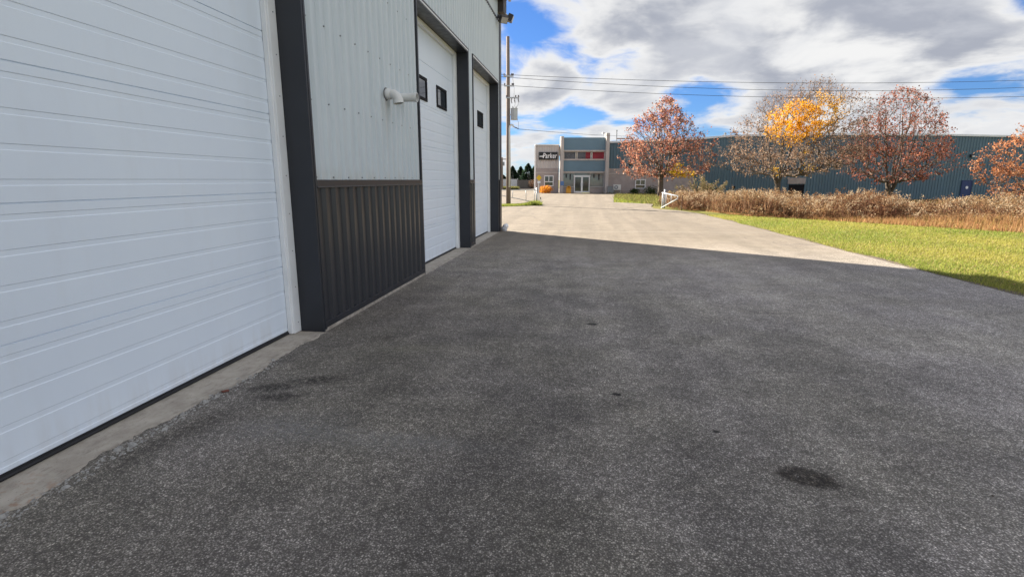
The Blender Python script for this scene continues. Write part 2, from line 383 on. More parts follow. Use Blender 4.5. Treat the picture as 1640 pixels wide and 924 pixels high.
Fh = np.array([-math.sin(YAW), math.cos(YAW)]); Rh = np.array([math.cos(YAW), math.sin(YAW)])
def uz(x, y, D):                                               # photo position -> lateral metres, height at distance D
    fw = FPX * math.cos(PITCH) - (y - 462) * math.sin(PITCH); up = -FPX * math.sin(PITCH) - (y - 462) * math.cos(PITCH)
    return D * (x - 820) / fw, CAM_H + D * up / fw
def at(x, y, D):
    u, z = uz(x, y, D); q = Rh * u + Fh * D; return Vector((q[0], q[1], z))
def gnd(x, y, z=0.):
    fw = FPX * math.cos(PITCH) - (y - 462) * math.sin(PITCH); up = -FPX * math.sin(PITCH) - (y - 462) * math.cos(PITCH)
    return at(x, y, (z - CAM_H) * fw / up)
def sstep(a, b, x):
    t = np.clip((x - a) / (b - a), 0, 1); return t * t * (3 - 2 * t)
def terrain(x, y):
    u = x * Rh[0] + y * Rh[1]; v = x * Fh[0] + y * Fh[1]
    return -.035 - .85 * sstep(9, 40, u) * sstep(24, 46, v)

# ================================================================== SETTING
def make_ground():
    xs = np.unique(np.concatenate([np.linspace(-60, 100, 81), np.array([-2500, -800, -300, -120, 160, 300, 800, 2500])]))
    ys = np.unique(np.concatenate([np.linspace(-40, 140, 91), np.array([-2500, -800, -200, 220, 400, 900, 3000])]))
    XX, YY = np.meshgrid(xs, ys); ZZ = terrain(XX, YY); nx = len(xs)
    b = MB(); b.v = [tuple(t) for t in np.stack([XX, YY, ZZ], -1).reshape(-1, 3)]
    b.f = [(j*nx+i, j*nx+i+1, (j+1)*nx+i+1, (j+1)*nx+i) for j in range(len(ys)-1) for i in range(nx-1)]; b.m = [0] * len(b.f)
    tag(b.build('ground', M['ground'], smooth=True), kind='structure')
make_ground()

def jitter_line(pts, step, amp, seed):
    r = random.Random(seed); out = []
    for a, c in zip(pts, pts[1:]):
        L = math.dist(a, c); n = max(1, int(L / step))
        for i in range(n):
            t = i / n; out.append((a[0] + (c[0]-a[0]) * t + r.uniform(-amp, amp), a[1] + (c[1]-a[1]) * t + r.uniform(-amp, amp)))
    out.append(tuple(pts[-1])); return out
RIGHT = [(6.10, -12), (6.08, 0), (6.05, 8.2), (5.95, 10.2), (5.84, 13.1), (5.72, 17), (5.5, 23), (5.22, 27.4), (4.7, 29.6), (3.62, 31.4), (3.75, 34), (4.3, 37.2)]
right = jitter_line(RIGHT, .25, .018, 3)
far = jitter_line([(4.3, 37.2), (1.75, 39.9), (2.05, 47), (2.5, 55.5), (2.9, 62), (4.0, 62.5)], .5, .03, 4)[1:]
poly = right + far + [(4.6, 66.2), (-1, 66.5), (-1, 92), (-4, 100), (-9, 104), (-60, 104), (-60, 30), (-60, -12)]
bm_ = MB(); bm_.poly([(x, y, 0) for x, y in poly])
n_ = len(poly)
for i in range(n_):
    a, c = poly[i], poly[(i + 1) % n_]; bm_.poly([(a[0], a[1], 0), (a[0], a[1], -.12), (c[0], c[1], -.12), (c[0], c[1], 0)])
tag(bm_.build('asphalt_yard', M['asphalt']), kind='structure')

# concrete sills in front of the three doors
def apron(y0, y1, xo, rough, name='concrete_apron'):
    r = random.Random(int(y0 * 10)); b = MB(); n = int((y1 - y0) / .035)
    edge = []; base = 0
    for i in range(n + 1):
        t = i / n; y = y0 + (y1 - y0) * t
        base = base * .90 + r.uniform(-1, 1) * .38
        edge.append((xo + (base * .055 + r.uniform(-1, 1) * .010) * rough, y))
    b.poly([(-3.2, y0, .006), (-3.2, y1, .006)][::-1] + [(x, y, .006) for x, y in edge])
    for a, c in zip(edge, edge[1:]): b.poly([(a[0], a[1], .006), (a[0] + .012, a[1], -.01), (c[0] + .012, c[1], -.01), (c[0], c[1], .006)])
    return tag(b.build(name, M['concrete']), kind='structure')
apron(1.2, 5.16, -2.765, 1.0); apron(8.80, 12.40, -2.765, .15); apron(12.98, 16.42, -2.765, .15)
b = MB(); b.box(-2.85, -2.765, 5.2, 8.78, -.02, .035); b.box(-2.85, -2.765, 12.42, 12.96, -.02, .035)
tag(b.build('foundation_strip', M['concrete'], bevel=.006), kind='structure')

# broken chips of concrete along the ragged edge of the first sill
chips = MB()
r = random.Random(5)
for i in range(520):
    y = r.uniform(1.7, 4.3) ** 1.0; x = -2.76 + r.gauss(.0, .034) + .015; s = r.uniform(.003, .010) if i > 12 else r.uniform(.014, .026)
    b0 = len(chips.v); base = []
    for k in range(6):
        a = k * math.pi / 3 + r.uniform(-.3, .3); q = s * r.uniform(.7, 1.2); base.append((x + q * math.cos(a) * .8, y + q * 1.3 * math.sin(a)))
    chips.v += [(p[0], p[1], .0) for p in base] + [(x + (p[0]-x) * .7, y + (p[1]-y) * .7, s * r.uniform(.5, .8)) for p in base]
    for k in range(6): chips.f.append((b0+k, b0+(k+1) % 6, b0+6+(k+1) % 6, b0+6+k)); chips.m.append(0)
    chips.f.append(tuple(b0 + 6 + k for k in range(6))); chips.m.append(0)
tag(chips.build('loose_stone_chips', M['stone']), 'loose grey stone chips along the broken edge of the concrete sill', 'gravel', kind='stuff')
cb = MB(); cb.box(-.026, .026, -.016, .016, 0, .012); o = cb.build('brick_fragment', M['brick'], bevel=.006, loc=(-2.735, 3.52, .002)); o.rotation_euler = (0, 0, .9)
tag(o, 'small reddish brick fragment at the edge of the concrete sill', 'brick fragment')

# bare dirt lip along the right edge of the paving
b = MB(); E_ = [(x, y) for x, y in right if -2 < y < 28]
r = random.Random(8)
pr = None
for x, y in E_:
    wd = .16 + .07 * math.sin(y * 1.7) + r.uniform(0, .08); cur = ((x - .01, y, -.012), (x + wd, y, -.022))
    if pr: b.poly([pr[0], pr[1], cur[1], cur[0]])
    pr = cur
tag(b.build('dirt_verge', M['dirt']), kind='structure')

# ================================================================== WORKSHOP (left)
OX = -2.80; YN, YF = -8.0, 16.92; ZT = 6.75
shop = empty('metal_workshop', (-2.8, 4.5, 0), 0, 'light grey metal workshop with charcoal base and three white garage doors', 'workshop')
def sh(b, name, mat, parent=None, **k):
    """meshes are written in world metres, then hung on the workshop"""
    o = b.build(name, mat, None, **k); p = parent or shop; o.parent = p
    o.location = (2.8, -4.5, 0) if p is shop else (0, 0, 0); return o
DOORS = [(1.40, 5.17), (8.80, 12.40), (12.98, 16.42)]; HZ = 4.37; DX = -3.10; JX = -3.03
def ribs(b, y0, y1, z0, z1, pitch, h, x=OX, phase=0.):
    """trapezoid ribbed sheet"""
    pr = [(0, 0), (pitch * .42, 0), (pitch * .55, h), (pitch * .82, h), (pitch * .95, 0)]
    k = math.floor((y0 - phase) / pitch); pts = []
    def hh(y):
        t = (y - phase) % pitch
        for (a, ha), (c, hc) in zip(pr, pr[1:] + [(pitch, 0)]):
            if a <= t <= c: return ha + (hc - ha) * (t - a) / max(1e-9, c - a)
        return 0
    ysn = [y0, y1]
    while k * pitch + phase < y1 + pitch:
        for a, _ in pr:
            y = phase + k * pitch + a
            if y0 < y < y1: ysn.append(y)
        k += 1
    ysn = sorted(set(ysn))
    for a, c in zip(ysn, ysn[1:]):
        if c - a < 1e-5: continue
        b.poly([(x + hh(a + 1e-6), a, z0), (x + hh(c - 1e-6), c, z0), (x + hh(c - 1e-6), c, z1), (x + hh(a + 1e-6), a, z1)])
b = MB(); PIT = .19; PH = 5.24
ribs(b, 5.23, 8.75, 1.60, HZ + .055, PIT, .031, phase=PH); ribs(b, 12.45, 12.93, 1.60, HZ + .055, PIT, .031, phase=PH); ribs(b, 16.47, 16.66, 1.6, HZ + .055, PIT, .031, phase=PH)
ribs(b, YN, 16.66, HZ + .055, ZT + .3, PIT, .031, phase=PH); ribs(b, YN, 1.34, 1.60, HZ + .055, PIT, .031, phase=PH)
for z in (1.625, 2.388, 3.165, 3.95, 4.75, 5.5, 6.3):                     # screw heads, every second rib
    k = 0
    while PH + .04 + k * 2 * PIT < 16.6:
        y = PH + .04 + k * 2 * PIT; k += 1
        if z < HZ and not (5.25 < y < 8.72): continue
        b.k = 1; b.tube([(OX - .001, y, z), (OX + .014, y, z)], .0085, 6); b.k = 0
sh(b, 'siding', [M['siding'], M['screw']])
for (a, c) in ((5.23, 8.75), (12.45, 12.93)):
    b = MB(); ribs(b, a, c, .10, 1.53, .222, .034, phase=a + .05); sh(b, 'wainscot', M['wains'])
    b = MB(); b.box(OX - .01, OX + .038, a, c, 1.515, 1.598); b.box(OX - .01, OX + .045, a, c, 1.515, 1.530); sh(b, 'wainscot_cap', M['wains'], bevel=.004)
    b = MB(); b.box(OX - .01, OX + .034, a, c, .035, .105); sh(b, 'base_trim', M['dark'], bevel=.004)
b = MB(); ribs(b, YN, 1.34, 0, 1.60, .222, .026); sh(b, 'wainscot', M['wains'])
# solid body behind the cladding (dark, unseen) and the far gable wall
b = MB()
def wallbox(y0, y1, z0, z1): b.box(-3.05, OX - .012, y0, y1, z0, z1)
wallbox(YN, 1.40, -.1, ZT); wallbox(5.20, 8.77, 0.0, ZT); wallbox(12.43, 12.95, 0, ZT); wallbox(16.45, 16.90, -.1, ZT)
for a, c in DOORS: wallbox(a - .03, c + .03, HZ + .03, ZT)
b.box(-3.6, -3.4, YN, 16.8, -.1, ZT); b.box(-18, -17.8, YN, 16.9, -.1, ZT); b.box(-17.8, -3.6, YN, YN + .2, -.1, ZT); b.box(-17.8, -3.05, 16.7, 16.9, -.1, ZT)
b.poly([(-2.85, 16.88, ZT), (-10.4, 16.88, ZT + 1.6), (-18, 16.88, ZT)]); b.poly([(-2.85, YN, ZT), (-18, YN, ZT), (-10.4, YN, ZT + 1.6)])
sh(b, 'wall_core', M['dark'])
# charcoal trims: opening returns, jamb corners, header soffits, building corner
for i, (a, c) in enumerate(DOORS):
    b = MB()
    b.box(JX, OX + .030, c, c + .030, .004, HZ + .03); b.box(JX, OX + .030, a - .030, a, .004, HZ + .03)         # returns
    b.box(OX - .005, OX + .036, c + .030, c + .062, .02, HZ + .06); b.box(OX - .005, OX + .036, a - .062, a - .030, .02, HZ + .06)
    b.box(JX, OX + .030, a, c, HZ, HZ + .030); b.box(OX - .005, OX + .040, a - .062, c + .062, HZ + .0605, HZ + .085)
    b.box(OX - .005, OX + .034, a - .03, c + .03, HZ + .031, HZ + .06, k=1)
    sh(b, 'door_surround', [M['dark'], M['white']], bevel=.003)
b = MB(); b.box(OX - .1, OX + .045, 16.66, 16.95, .0, ZT - .35); sh(b, 'corner_trim', M['dark'], bevel=.006)
b = MB(); b.box(OX, OX + .04, YN, 16.66, 6.10, 6.15); sh(b, 'eave_trim_line', M['dark'])
# roof, eave box, gutter
b = MB()
for s in (0, 1):
    xo = (-2.58 if s == 0 else -18.2); zr = ZT + 1.75; ze = ZT + .16
    b.poly([(xo, YN - .3, ze), (xo, 17.0, ze), (-10.4, 17.0, zr), (-10.4, YN - .3, zr)]); b.poly([(xo, YN - .3, ze - .12), (-10.4, YN - .3, zr - .12), (-10.4, 17.0, zr - .12), (xo, 17.0, ze - .12)])
    b.poly([(xo, 17.0, ze), (xo, 17.0, ze - .12), (-10.4, 17.0, zr - .12), (-10.4, 17.0, zr)])
sh(b, 'roof', M['roofm'])
b = MB(); b.box(-2.80, -2.60, YN, 16.99, ZT - .12, ZT + .10); b.box(-2.80, -2.60, 16.42, 16.985, ZT - .42, ZT - .12); sh(b, 'soffit', M['soffit'], bevel=.004)
b = MB(); b.box(-2.545, -2.47, YN, 17.05, ZT + .02, ZT + .13); sh(b, 'gutter', M['steel'], bevel=.01)

def garage_door(y0, y1, windows, name='garage_door'):
    b = MB(); pz = []; H = HZ - .0
    SEC = .748; prof = [(-.0, 0.0)]
    sec = 0; z = -.021
    win_sec = 4
    while z < H:
        if sec != win_sec and not (windows and sec == 5):
            for k in range(4):
                c0 = z + .111 + .1875 * k
                if c0 < .03 or c0 > H - .04: continue
                prof += [(c0 - .020, 0), (c0 - .015, -.0034), (c0 + .015, -.0034), (c0 + .018, 0)]
        z += SEC; sec += 1
        if z < H - .03: prof += [(z - .006, 0), (z - .003, -.010), (z + .001, -.010), (z + .004, 0)]
    prof = sorted(prof); prof = [p for p in prof if .045 <= p[0] < H] ; prof = [(.045, 0)] + prof + [(H - .005, 0)]
    for (za, xa), (zb, xb) in zip(prof, prof[1:]): b.poly([(DX + xa, y0, za), (DX + xa, y1, za), (DX + xb, y1, zb), (DX + xb, y0, zb)])
    b.box(DX - .05, DX - .02, y0, y1, .04, H)
    o = sh(b, name, M['door'])
    s = MB(); s.box(DX - .035, DX + .006, y0, y1, .007, .044); s.tube([(DX + .004, y0, .02), (DX + .004, y1, .02)], .012, 8); sh(s, 'bottom_seal', M['seal'], o)
    for (a, c) in windows:
        f = MB(); z0, z1 = 3.035, 3.455; t = .055
        f.box(DX - .002, DX + .022, a, c, z0, z0 + t); f.box(DX - .002, DX + .022, a, c, z1 - t, z1); f.box(DX - .002, DX + .022, a, a + t, z0 + t, z1 - t); f.box(DX - .002, DX + .022, c - t, c, z0 + t, z1 - t)
        fo = sh(f, 'window_frame', M['winframe'], o, bevel=.008)
        p = MB(); p.box(DX + .001, DX + .005, a + t, c - t, z0 + t, z1 - t); sh(p, 'window_pane', M['glass'], o)
    return o
garage_door(DOORS[0][0], DOORS[0][1] - .13, [])
garage_door(DOORS[1][0] + .06, DOORS[1][1] - .13, [(9.52, 10.27), (10.93, 11.67)])
garage_door(DOORS[2][0] + .06, DOORS[2][1] - .13, [(13.50, 14.25), (14.93, 15.68)])
for i, (a, c) in enumerate(DOORS):                                       # white jamb boards and vinyl stops
    for (p, q, s0, s1) in ((c - .13, c - .001, c - .15, c - .125), (a + .001, a + .10, a + .095, a + .115)):
        b = MB(); b.box(DX - .01, JX - .0, p, q, .012, HZ - .005); b.box(DX + .002, JX - .02, s0, s1, .012, HZ - .01)
        jo = sh(b, 'door_jamb', M['white'], bevel=.004)
        if i == 0 and q > 4:
            for z in np.arange(.12, 4.2, .38):
                v = MB(); v.tube([(JX - .001, c - .055, z), (JX + .005, c - .055, z)], .006, 6); sh(v, 'screw', M['screw'], jo)
    b = MB(); b.box(DX + .002, JX, a + .12, c - .15, HZ - .09, HZ - .004); sh(b, 'head_jamb', M['white'], bevel=.004)

# vent pipes through the pier
def pipe_ring(b, p, axis, ro, ri, n=20):
    pass
b = MB()
y0, z0 = 7.30, 2.735; pts = [(OX - .02, y0, z0), (OX + .06, y0, z0)]
pts = [(OX - .03, y0, z0), (OX + .05, y0, z0), (OX + .10, y0 + .000, z0)]
for k in range(1, 9):
    a = k / 8 * R_(86); pts.append((OX + .10 + .095 * math.sin(a), y0, z0 - .095 * (1 - math.cos(a))))
e = Vector(pts[-1]); dd = (e - Vector(pts[-2])).normalized(); pts.append(tuple(e + dd * .035))
b.tube(pts, .064, 24, cap=False); b.tube([(OX + .0, y0, z0), (OX + .05, y0, z0), (OX + .10, y0, z0)], [.072, .072, .070], 24)
end = Vector(pts[-1]); b.tube([end - dd * .06, end], [.071, .071], 24, cap=False); b.tube([end - dd * .03, end - dd * .029], .0635, 24, k=1)
b.tube([(OX + .028, y0, z0), (OX + .031, y0, z0)], .085, 24, k=1)
sh(b, 'vent_elbow', [M['pvc'], M['hole']], smooth=True)
b = MB(); y1 = 7.80; zz_ = 2.76
b.tube([(OX - .03, y1, zz_), (OX + .30, y1, zz_)], .060, 24, cap=False); b.tube([(OX + .10, y1, zz_), (OX + .101, y1, zz_)], .0595, 24, k=1)
b.tube([(OX + .26, y1, zz_), (OX + .305, y1, zz_)], .065, 24, cap=False); b.tube([(OX + .305, y1, zz_), (OX + .3045, y1, zz_)], [.065, .054], 24, cap=False)
sh(b, 'vent_pipe', [M['pvc'], M['hole']], smooth=True)

# floodlights on the far corner
def flood(label, loc, rz, tilt):
    t = empty('floodlight', loc, rz, label, 'floodlight', 'floodlights at the far top corner of the workshop')
    b = MB(); b.box(-.04, .04, -.04, .04, -.05, .05); b.build('mounting_plate', M['darkfix'], t, bevel=.006)
    b = MB(); b.tube([(0, 0, 0), (.12, 0, 0), (.2, 0, -.06)], .016, 8); b.build('arm', M['white'], t, smooth=True)
    b = MB(); b.box(-.05, .10, -.12, .12, -.10, .10); h = b.build('lamp_head', M['darkfix'], t, bevel=.015, loc=(.24, 0, -.12)); h.rotation_euler = (0, tilt, 0)
    b = MB(); b.box(.1, .108, -.10, .10, -.08, .08); b.build('lens', M['lens'], h)
flood('dark floodlight with tilted head below the eave on the workshop wall', (-2.73, 16.4, 6.20), -.9, .6)
flood('dark floodlight reaching outwards past the workshop corner', (-2.73, 16.85, 6.40), .1, .4)
# white drain elbow at the corner base
b = MB(); b.tube([(-2.66, 16.86, .0), (-2.66, 16.86, .10), (-2.63, 16.84, .15), (-2.57, 16.80, .17)], [.085, .085, .08, .075], 14); b.tube([(-2.66, 16.86, .06), (-2.66, 16.86, .10)], .097, 14)
b = tag(b.build('drain_elbow', M['plastic'], smooth=True), 'white plastic drain elbow on the ground at the far workshop corner', 'drain pipe')

# ================================================================== FACTORY (far)
DF = 67.5
fo_ = Fh * DF
fac = empty('factory_building', (fo_[0], fo_[1], 0), YAW, 'long teal factory with beige office front, glass entrance and black sign', 'factory')
def fz(x, y): return uz(x, y, DF)
def fb(b, name, mat, parent=None, **k):
    return b.build(name, mat, parent or fac, **k)
def ribx(b, u0, u1, zb, ztf, pitch, h, y=0., k=0):
    n = int((u1 - u0) / pitch)
    for i in range(n + 1):
        a = u0 + i * pitch
        for (p, q, ha, hb) in ((0, .5, 0, 0), (.5, .62, 0, h), (.62, .85, h, h), (.85, 1, h, 0)):
            x0, x1 = a + p * pitch, min(a + q * pitch, u1)
            if x0 >= u1: continue
            b.poly([(x0, y - ha, zb), (x1, y - hb, zb), (x1, y - hb, ztf(x1)), (x0, y - ha, ztf(x0))], k)
# roof line of the long wall: very low gable
RL = [(12.0, 6.20), (22.5, 6.60), (27, 6.95), (38, 7.12), (53, 7.05), (62.5, 6.85), (85, 6.4)]
def roofz(u): return float(np.interp(u, [p[0] for p in RL], [p[1] for p in RL]))
U1 = 85; UM = 22.4                                                # masonry base ends here
b = MB(); ribx(b, 11.9, UM, 2.95, lambda u: roofz(u) - .22, .36, .05); ribx(b, UM, U1, -1.3, lambda u: roofz(u) - .22, .36, .05)
fb(b, 'teal_siding', M['teal'])
b = MB(); b.box(11.9, UM, -.08, .3, -1.3, 2.95); b.box(11.9, UM, -.13, .3, 2.26, 2.36, k=1); b.box(11.9, UM, -.10, .2, .32, .36, k=1); fb(b, 'masonry_base', [M['mason'], M['stucco']])
b = MB()
for (a, za), (c, zc) in zip(RL, RL[1:]):
    for (y, z0, z1) in ((-.16, -.22, 0),):
        b.poly([(a, y, za + z0), (c, y, zc + z0), (c, y, zc + z1), (a, y, za + z1)]); b.poly([(a, y, za + z1), (c, y, zc + z1), (c, .6, zc + z1), (a, .6, za + z1)]); b.poly([(a, y, za + z0), (a, .2, za + z0), (c, .2, zc + z0), (c, y, zc + z0)])
fb(b, 'roof_flashing', M['flash'])
b = MB()
for (a, za), (c, zc) in zip(RL, RL[1:]): b.poly([(a, .3, za - .05), (c, .3, zc - .05), (c, 45, zc - .05), (a, 45, za - .05)])
b.box(4.2, 11.9, .3, 20, 5.3, 5.6); b.box(12.5, U1, 44, 45, -1.3, 6.2); b.box(U1 - .3, U1, .3, 44, -1.3, 6.2); fb(b, 'roof', M['roofm'])
# office bay left
uL, uF0, uF1 = 2.95, 5.78, 6.02
b = MB(); ribx(b, uL, uF0, 2.98, lambda u: 5.70, .30, .04, y=-.02); fb(b, 'beige_siding', M['beige'])
b = MB(); b.box(uL, uF0, -.08, .3, -.3, 2.98); b.box(uL, uF0, -.13, .3, 2.36, 2.50, k=1); b.box(uL - .05, uL, -.13, 2.0, -.3, 5.7, k=1); fb(b, 'office_base', [M['mason'], M['stucco']])
b = MB(); b.box(uL - .12, uF0, -.18, 2.0, 5.70, 5.82); b.box(uL - .2, uL - .06, -.2, -.06, 0, 5.7, k=1); fb(b, 'parapet_cap', [M['flash'], M['white']])
# concrete fins
for (x0, x1, zt) in ((896.3, 901.0, 6.72), (967.0, 972.3, 7.10)):
    a, _ = fz(x0, 288); c, _ = fz(x1, 288); b = MB(); b.box(a, c, -1.0, .4, -.3, zt); fb(b, 'concrete_fin', M['stucco'], bevel=.03)
eL = fz(901.0, 288)[0]; eR = fz(967.0, 288)[0]; ey = -.45
def band(name, yt, yb, mat, y0=ey, y1=.4, e=0.):
    b = MB(); b.box(eL - e, eR + e, y0, y1, fz(930, yb)[1], fz(930, yt)[1]); return fb(b, name, mat)
band('upper_panel', 221, 241, M['tealflat']); band('upper_ledge', 241, 243.3, M['stucco'], ey - .12); band('middle_ledge', 255, 257.5, M['stucco'], ey - .12)
band('lower_panel', 257.5, 274.6, M['tealflat'], ey - .05); band('entrance_lintel', 274.6, 277.2, M['stucco'], ey - .02)
zt, zb = fz(930, 243.3)[1], fz(930, 255)[1]
xs = [901, 921.8, 945.5, 967.0]
for i in range(3):
    a, c = fz(xs[i], 288)[0] + .04, fz(xs[i + 1], 288)[0] - .04
    f = MB(); f.box(a, a + .09, ey + .05, ey + .2, zb, zt); f.box(c - .09, c, ey + .05, ey + .2, zb, zt); f.box(a + .09, c - .09, ey + .05, ey + .2, zt - .06, zt)
    fr = fb(f, 'ribbon_window', M['beige'])
    p = MB()
    if i < 1: p.box(a + .09, c - .09, ey + .12, ey + .16, zb, zt - .06)
    elif i == 1:
        mdl = a + (c - a) * .62; p.box(a + .09, mdl, ey + .12, ey + .16, zb, zt - .06); p.box(mdl, c - .09, ey + .121, ey + .161, zb, zt - .06, k=1)
    else: p.box(a + .09, c - .09, ey + .12, ey + .16, zb, zt - .06, k=1)
    p.build('tinted_pane', [M['greywin'], M['red']], fr)
# storefront
zt = fz(930, 277.2)[1]; zs = fz(930, 299)[1]; dz = fz(930, 282.5)[1]
dL, dR = fz(919.3, 288)[0], fz(944, 288)[0]
M['store'] = glass_mat('storefront_glass', (.20, .23, .22), .06, .9); M['storedark'] = glass_mat('door_glass', (.05, .06, .06), .06, .9)
for (a, c) in ((eL, dL), (dR, eR)):
    b = MB(); b.box(a, c, -.12, .1, -.3, zs - .08); fb(b, 'knee_wall', M['mason'])
    f = MB(); f.box(a, c, -.2, .05, zs - .08, zs); f.box(a, a + .06, -.15, .02, zs, zt); f.box(c - .06, c, -.15, .02, zs, zt); f.box(a + .06, c - .06, -.15, .02, zt - .08, zt)
    fr = fb(f, 'storefront_window', M['beige']); p = MB(); p.box(a + .06, c - .06, -.08, -.05, zs, zt - .08); p.build('glass_pane', M['store'], fr)
    for q in ((.25, .5, .45), (.6, .75, .2)):                      # dark posters / notices seen on the glass
        w_ = c - a; n = MB(); n.box(a + w_ * q[0], a + w_ * q[0] + .16, -.10, -.085, zt - .1 - q[1], zt - .14); n.build('notice', M['signblack'] , fr)
b = MB(); b.box(dL, dR, -.15, .02, dz + .08, zt); fb(b, 'transom_pane', M['store'])
mid = (dL + dR) / 2
for (a, c) in ((dL, mid - .01), (mid + .01, dR)):
    f = MB(); t = .10; z0 = .02
    f.box(a, a + t, -.26, -.14, z0, dz); f.box(c - t, c, -.26, -.14, z0, dz); f.box(a + t, c - t, -.26, -.14, dz - t, dz); f.box(a + t, c - t, -.26, -.14, z0, z0 + .18)
    dr = fb(f, 'entrance_door', M['white']); p = MB(); p.box(a + t, c - t, -.21, -.18, z0 + .18, dz - t); p.build('glass_pane', M['storedark'], dr)
    hx = c - t - .05 if a < mid - .5 and c < mid + .1 else a + t + .05
    p = MB(); p.tube([(hx, -.31, .85), (hx, -.31, 1.25)], .018, 6); p.build('handle', M['steel'], dr)
b = MB(); b.box(dL - .08, dR + .08, -.24, .0, dz + .002, dz + .10); fb(b, 'door_head', M['white'])
def win(x0, x1, y0, y1, name='office_window'):
    a, zt_ = fz(x0, y0); c, zb_ = fz(x1, y1); f = MB(); t = .10; m = (a + c) / 2; zm = zb_ + (zt_ - zb_) * .42
    f.box(a, c, -.20, -.06, zb_, zb_ + t); f.box(a, c, -.20, -.06, zt_ - t, zt_); f.box(a, a + t, -.2, -.06, zb_ + t, zt_ - t); f.box(c - t, c, -.2, -.06, zb_ + t, zt_ - t)
    f.box(a + t, c - t, -.19, -.06, zm - .05, zm + .05); f.box(m - .04, m + .04, -.19, -.06, zm + .05, zt_ - t)
    o = fb(f, name, M['white']); p = MB(); p.box(a + t, c - t, -.12, -.09, zb_ + t, zt_ - t); p.build('pane', M['storedark'], o)
win(871.3, 886.3, 281.5, 298.5); win(1017, 1033, 287.5, 302.5)
# black sign with white lettering
a, z1 = fz(863.2, 244.0); c, z0 = fz(892.6, 256.2)
b = MB(); b.box(a, c, -.22, -.06, z0, z1); sg = fb(b, 'sign_board', M['signblack'])
cu = bpy.data.curves.new('lettering', 'FONT'); cu.body = 'Parker'; cu.size = .86; cu.shear = .14; cu.offset = .014; cu.extrude = .015; cu.space_character = 1.06
tmp = bpy.data.objects.new('lettering_curve', cu); C.objects.link(tmp); dg = bpy.context.evaluated_depsgraph_get()
me = bpy.data.meshes.new_from_object(tmp.evaluated_get(dg)); bpy.data.objects.remove(tmp)
bb = np.array([v.co[:] for v in me.vertices]); lw = bb[:, 0].max() - bb[:, 0].min(); lh = bb[:, 1].max() - bb[:, 1].min()
tw = (c - a) * .76; sx = tw / lw; sy = .62 / lh
for v in me.vertices:
    x, y, z = v.co; v.co = ((x - bb[:, 0].min()) * sx, -z, (y - bb[:, 1].min()) * sy)
me.materials.clear(); me.materials.append(M['signwhite'])
lo = bpy.data.objects.new('lettering', me); C.objects.link(lo); lo.parent = sg; lo.location = (a + (c - a) * .215, -.24, z0 + .17)
b = MB(); zc = z0 + (z1 - z0) * .44
b.box(a + .05, a + (c - a) * .24, -.26, -.225, zc - .055, zc + .055); b.poly([(a + (c-a)*.20, -.262, zc + .16), (a + (c-a)*.29, -.262, zc), (a + (c-a)*.20, -.262, zc - .16)])
b.build('sign_emblem', M['signwhite'], sg)
# blue notice on fin, dock opening, blue door, wall light, small fixtures
a, z1 = fz(896.5, 290.5); b = MB(); b.box(a, a + .42, -1.06, -1.01, z1 - .5, z1); fb(b, 'blue_notice', M['blue'])
a, z1 = fz(1262, 296); c, _ = fz(1287.5, 296); b = MB(); b.box(a, c, -.12, -.05, -1.3, z1); b.box(a - .1, a, -.16, 0, -1.3, z1 + .1, k=1); b.box(c, c + .1, -.16, 0, -1.3, z1 + .1, k=1)
for k in range(9): b.box(a, c, -.14, -.121, z1 - .02 - .28 * (k + 1), z1 - .06 - .28 * k + .005)
fb(b, 'dock_door', [M['winframe'], M['teal']])
b = MB(); b.box(a - .1, c + .1, -.14, -.04, z1 + .1, z1 + .82); fb(b, 'dock_header', M['mason'])
a, z1 = fz(1540, 289); c, _ = fz(1556.5, 289); zb = -.95
b = MB(); b.box(a + .06, c - .06, -.12, -.05, zb, z1 - .06); dr = fb(b, 'blue_door', M['bluedoor'])
b = MB(); b.box(a, a + .06, -.15, -.05, zb, z1); b.box(c - .06, c, -.15, -.05, zb, z1); b.box(a + .06, c - .06, -.15, -.05, z1 - .06, z1); b.build('door_frame', M['bluedoor'], dr)
q, zq = fz(1547, 300.5); b = MB(); b.tube([(q, -.125, zq), (q, -.15, zq)], .17, 10); b.build('door_notice', M['signwhite'], dr)
q, zq = fz(1555.5, 250); b = MB(); b.box(q - .25, q + .25, -.30, -.05, zq - .16, zq + .20); wl = fb(b, 'wall_light', M['darkfix'], bevel=.04); b = MB(); b.box(q - .12, q + .2, -.33, -.301, zq - .12, zq - .0); b.build('lens', M['signwhite'], wl)
for (x, y) in ((1175, 300), (1167, 308), (1147, 303), (1009.5, 263)):
    q, zq = fz(x, y); b = MB(); b.box(q - .13, q + .13, -.2, -.05, zq - .13, zq + .13); fb(b, 'meter_box', M['winframe'])
# roof furniture
for (x, y0, y1, r_) in ((990, 207.5, 226, .06), (1165.5, 212, 218, .09)):
    q, zt_ = fz(x, y0); _, zb_ = fz(x, y1); b = MB(); b.tube([(q, .8, zb_ - .3), (q, .8, zt_)], r_, 8); b.tube([(q, .8, zt_ - .12), (q, .8, zt_)], r_ * 1.6, 8); fb(b, 'roof_mast', M['greybox'])
q, z_ = fz(990, 221.5); b = MB(); b.tube([(q, .8, z_), (q + 1.9, .8, z_)], .07, 8); fb(b, 'roof_pipe', M['rusty'])
q, z_ = fz(967.5, 214.5); b = MB(); b.box(q - .35, q - .05, -.9, -.6, z_ - .1, z_ + .1); b.tube([(q - .05, -.7, z_), (q + .2, -.7, z_)], .03, 6); fb(b, 'security_camera', M['white'])

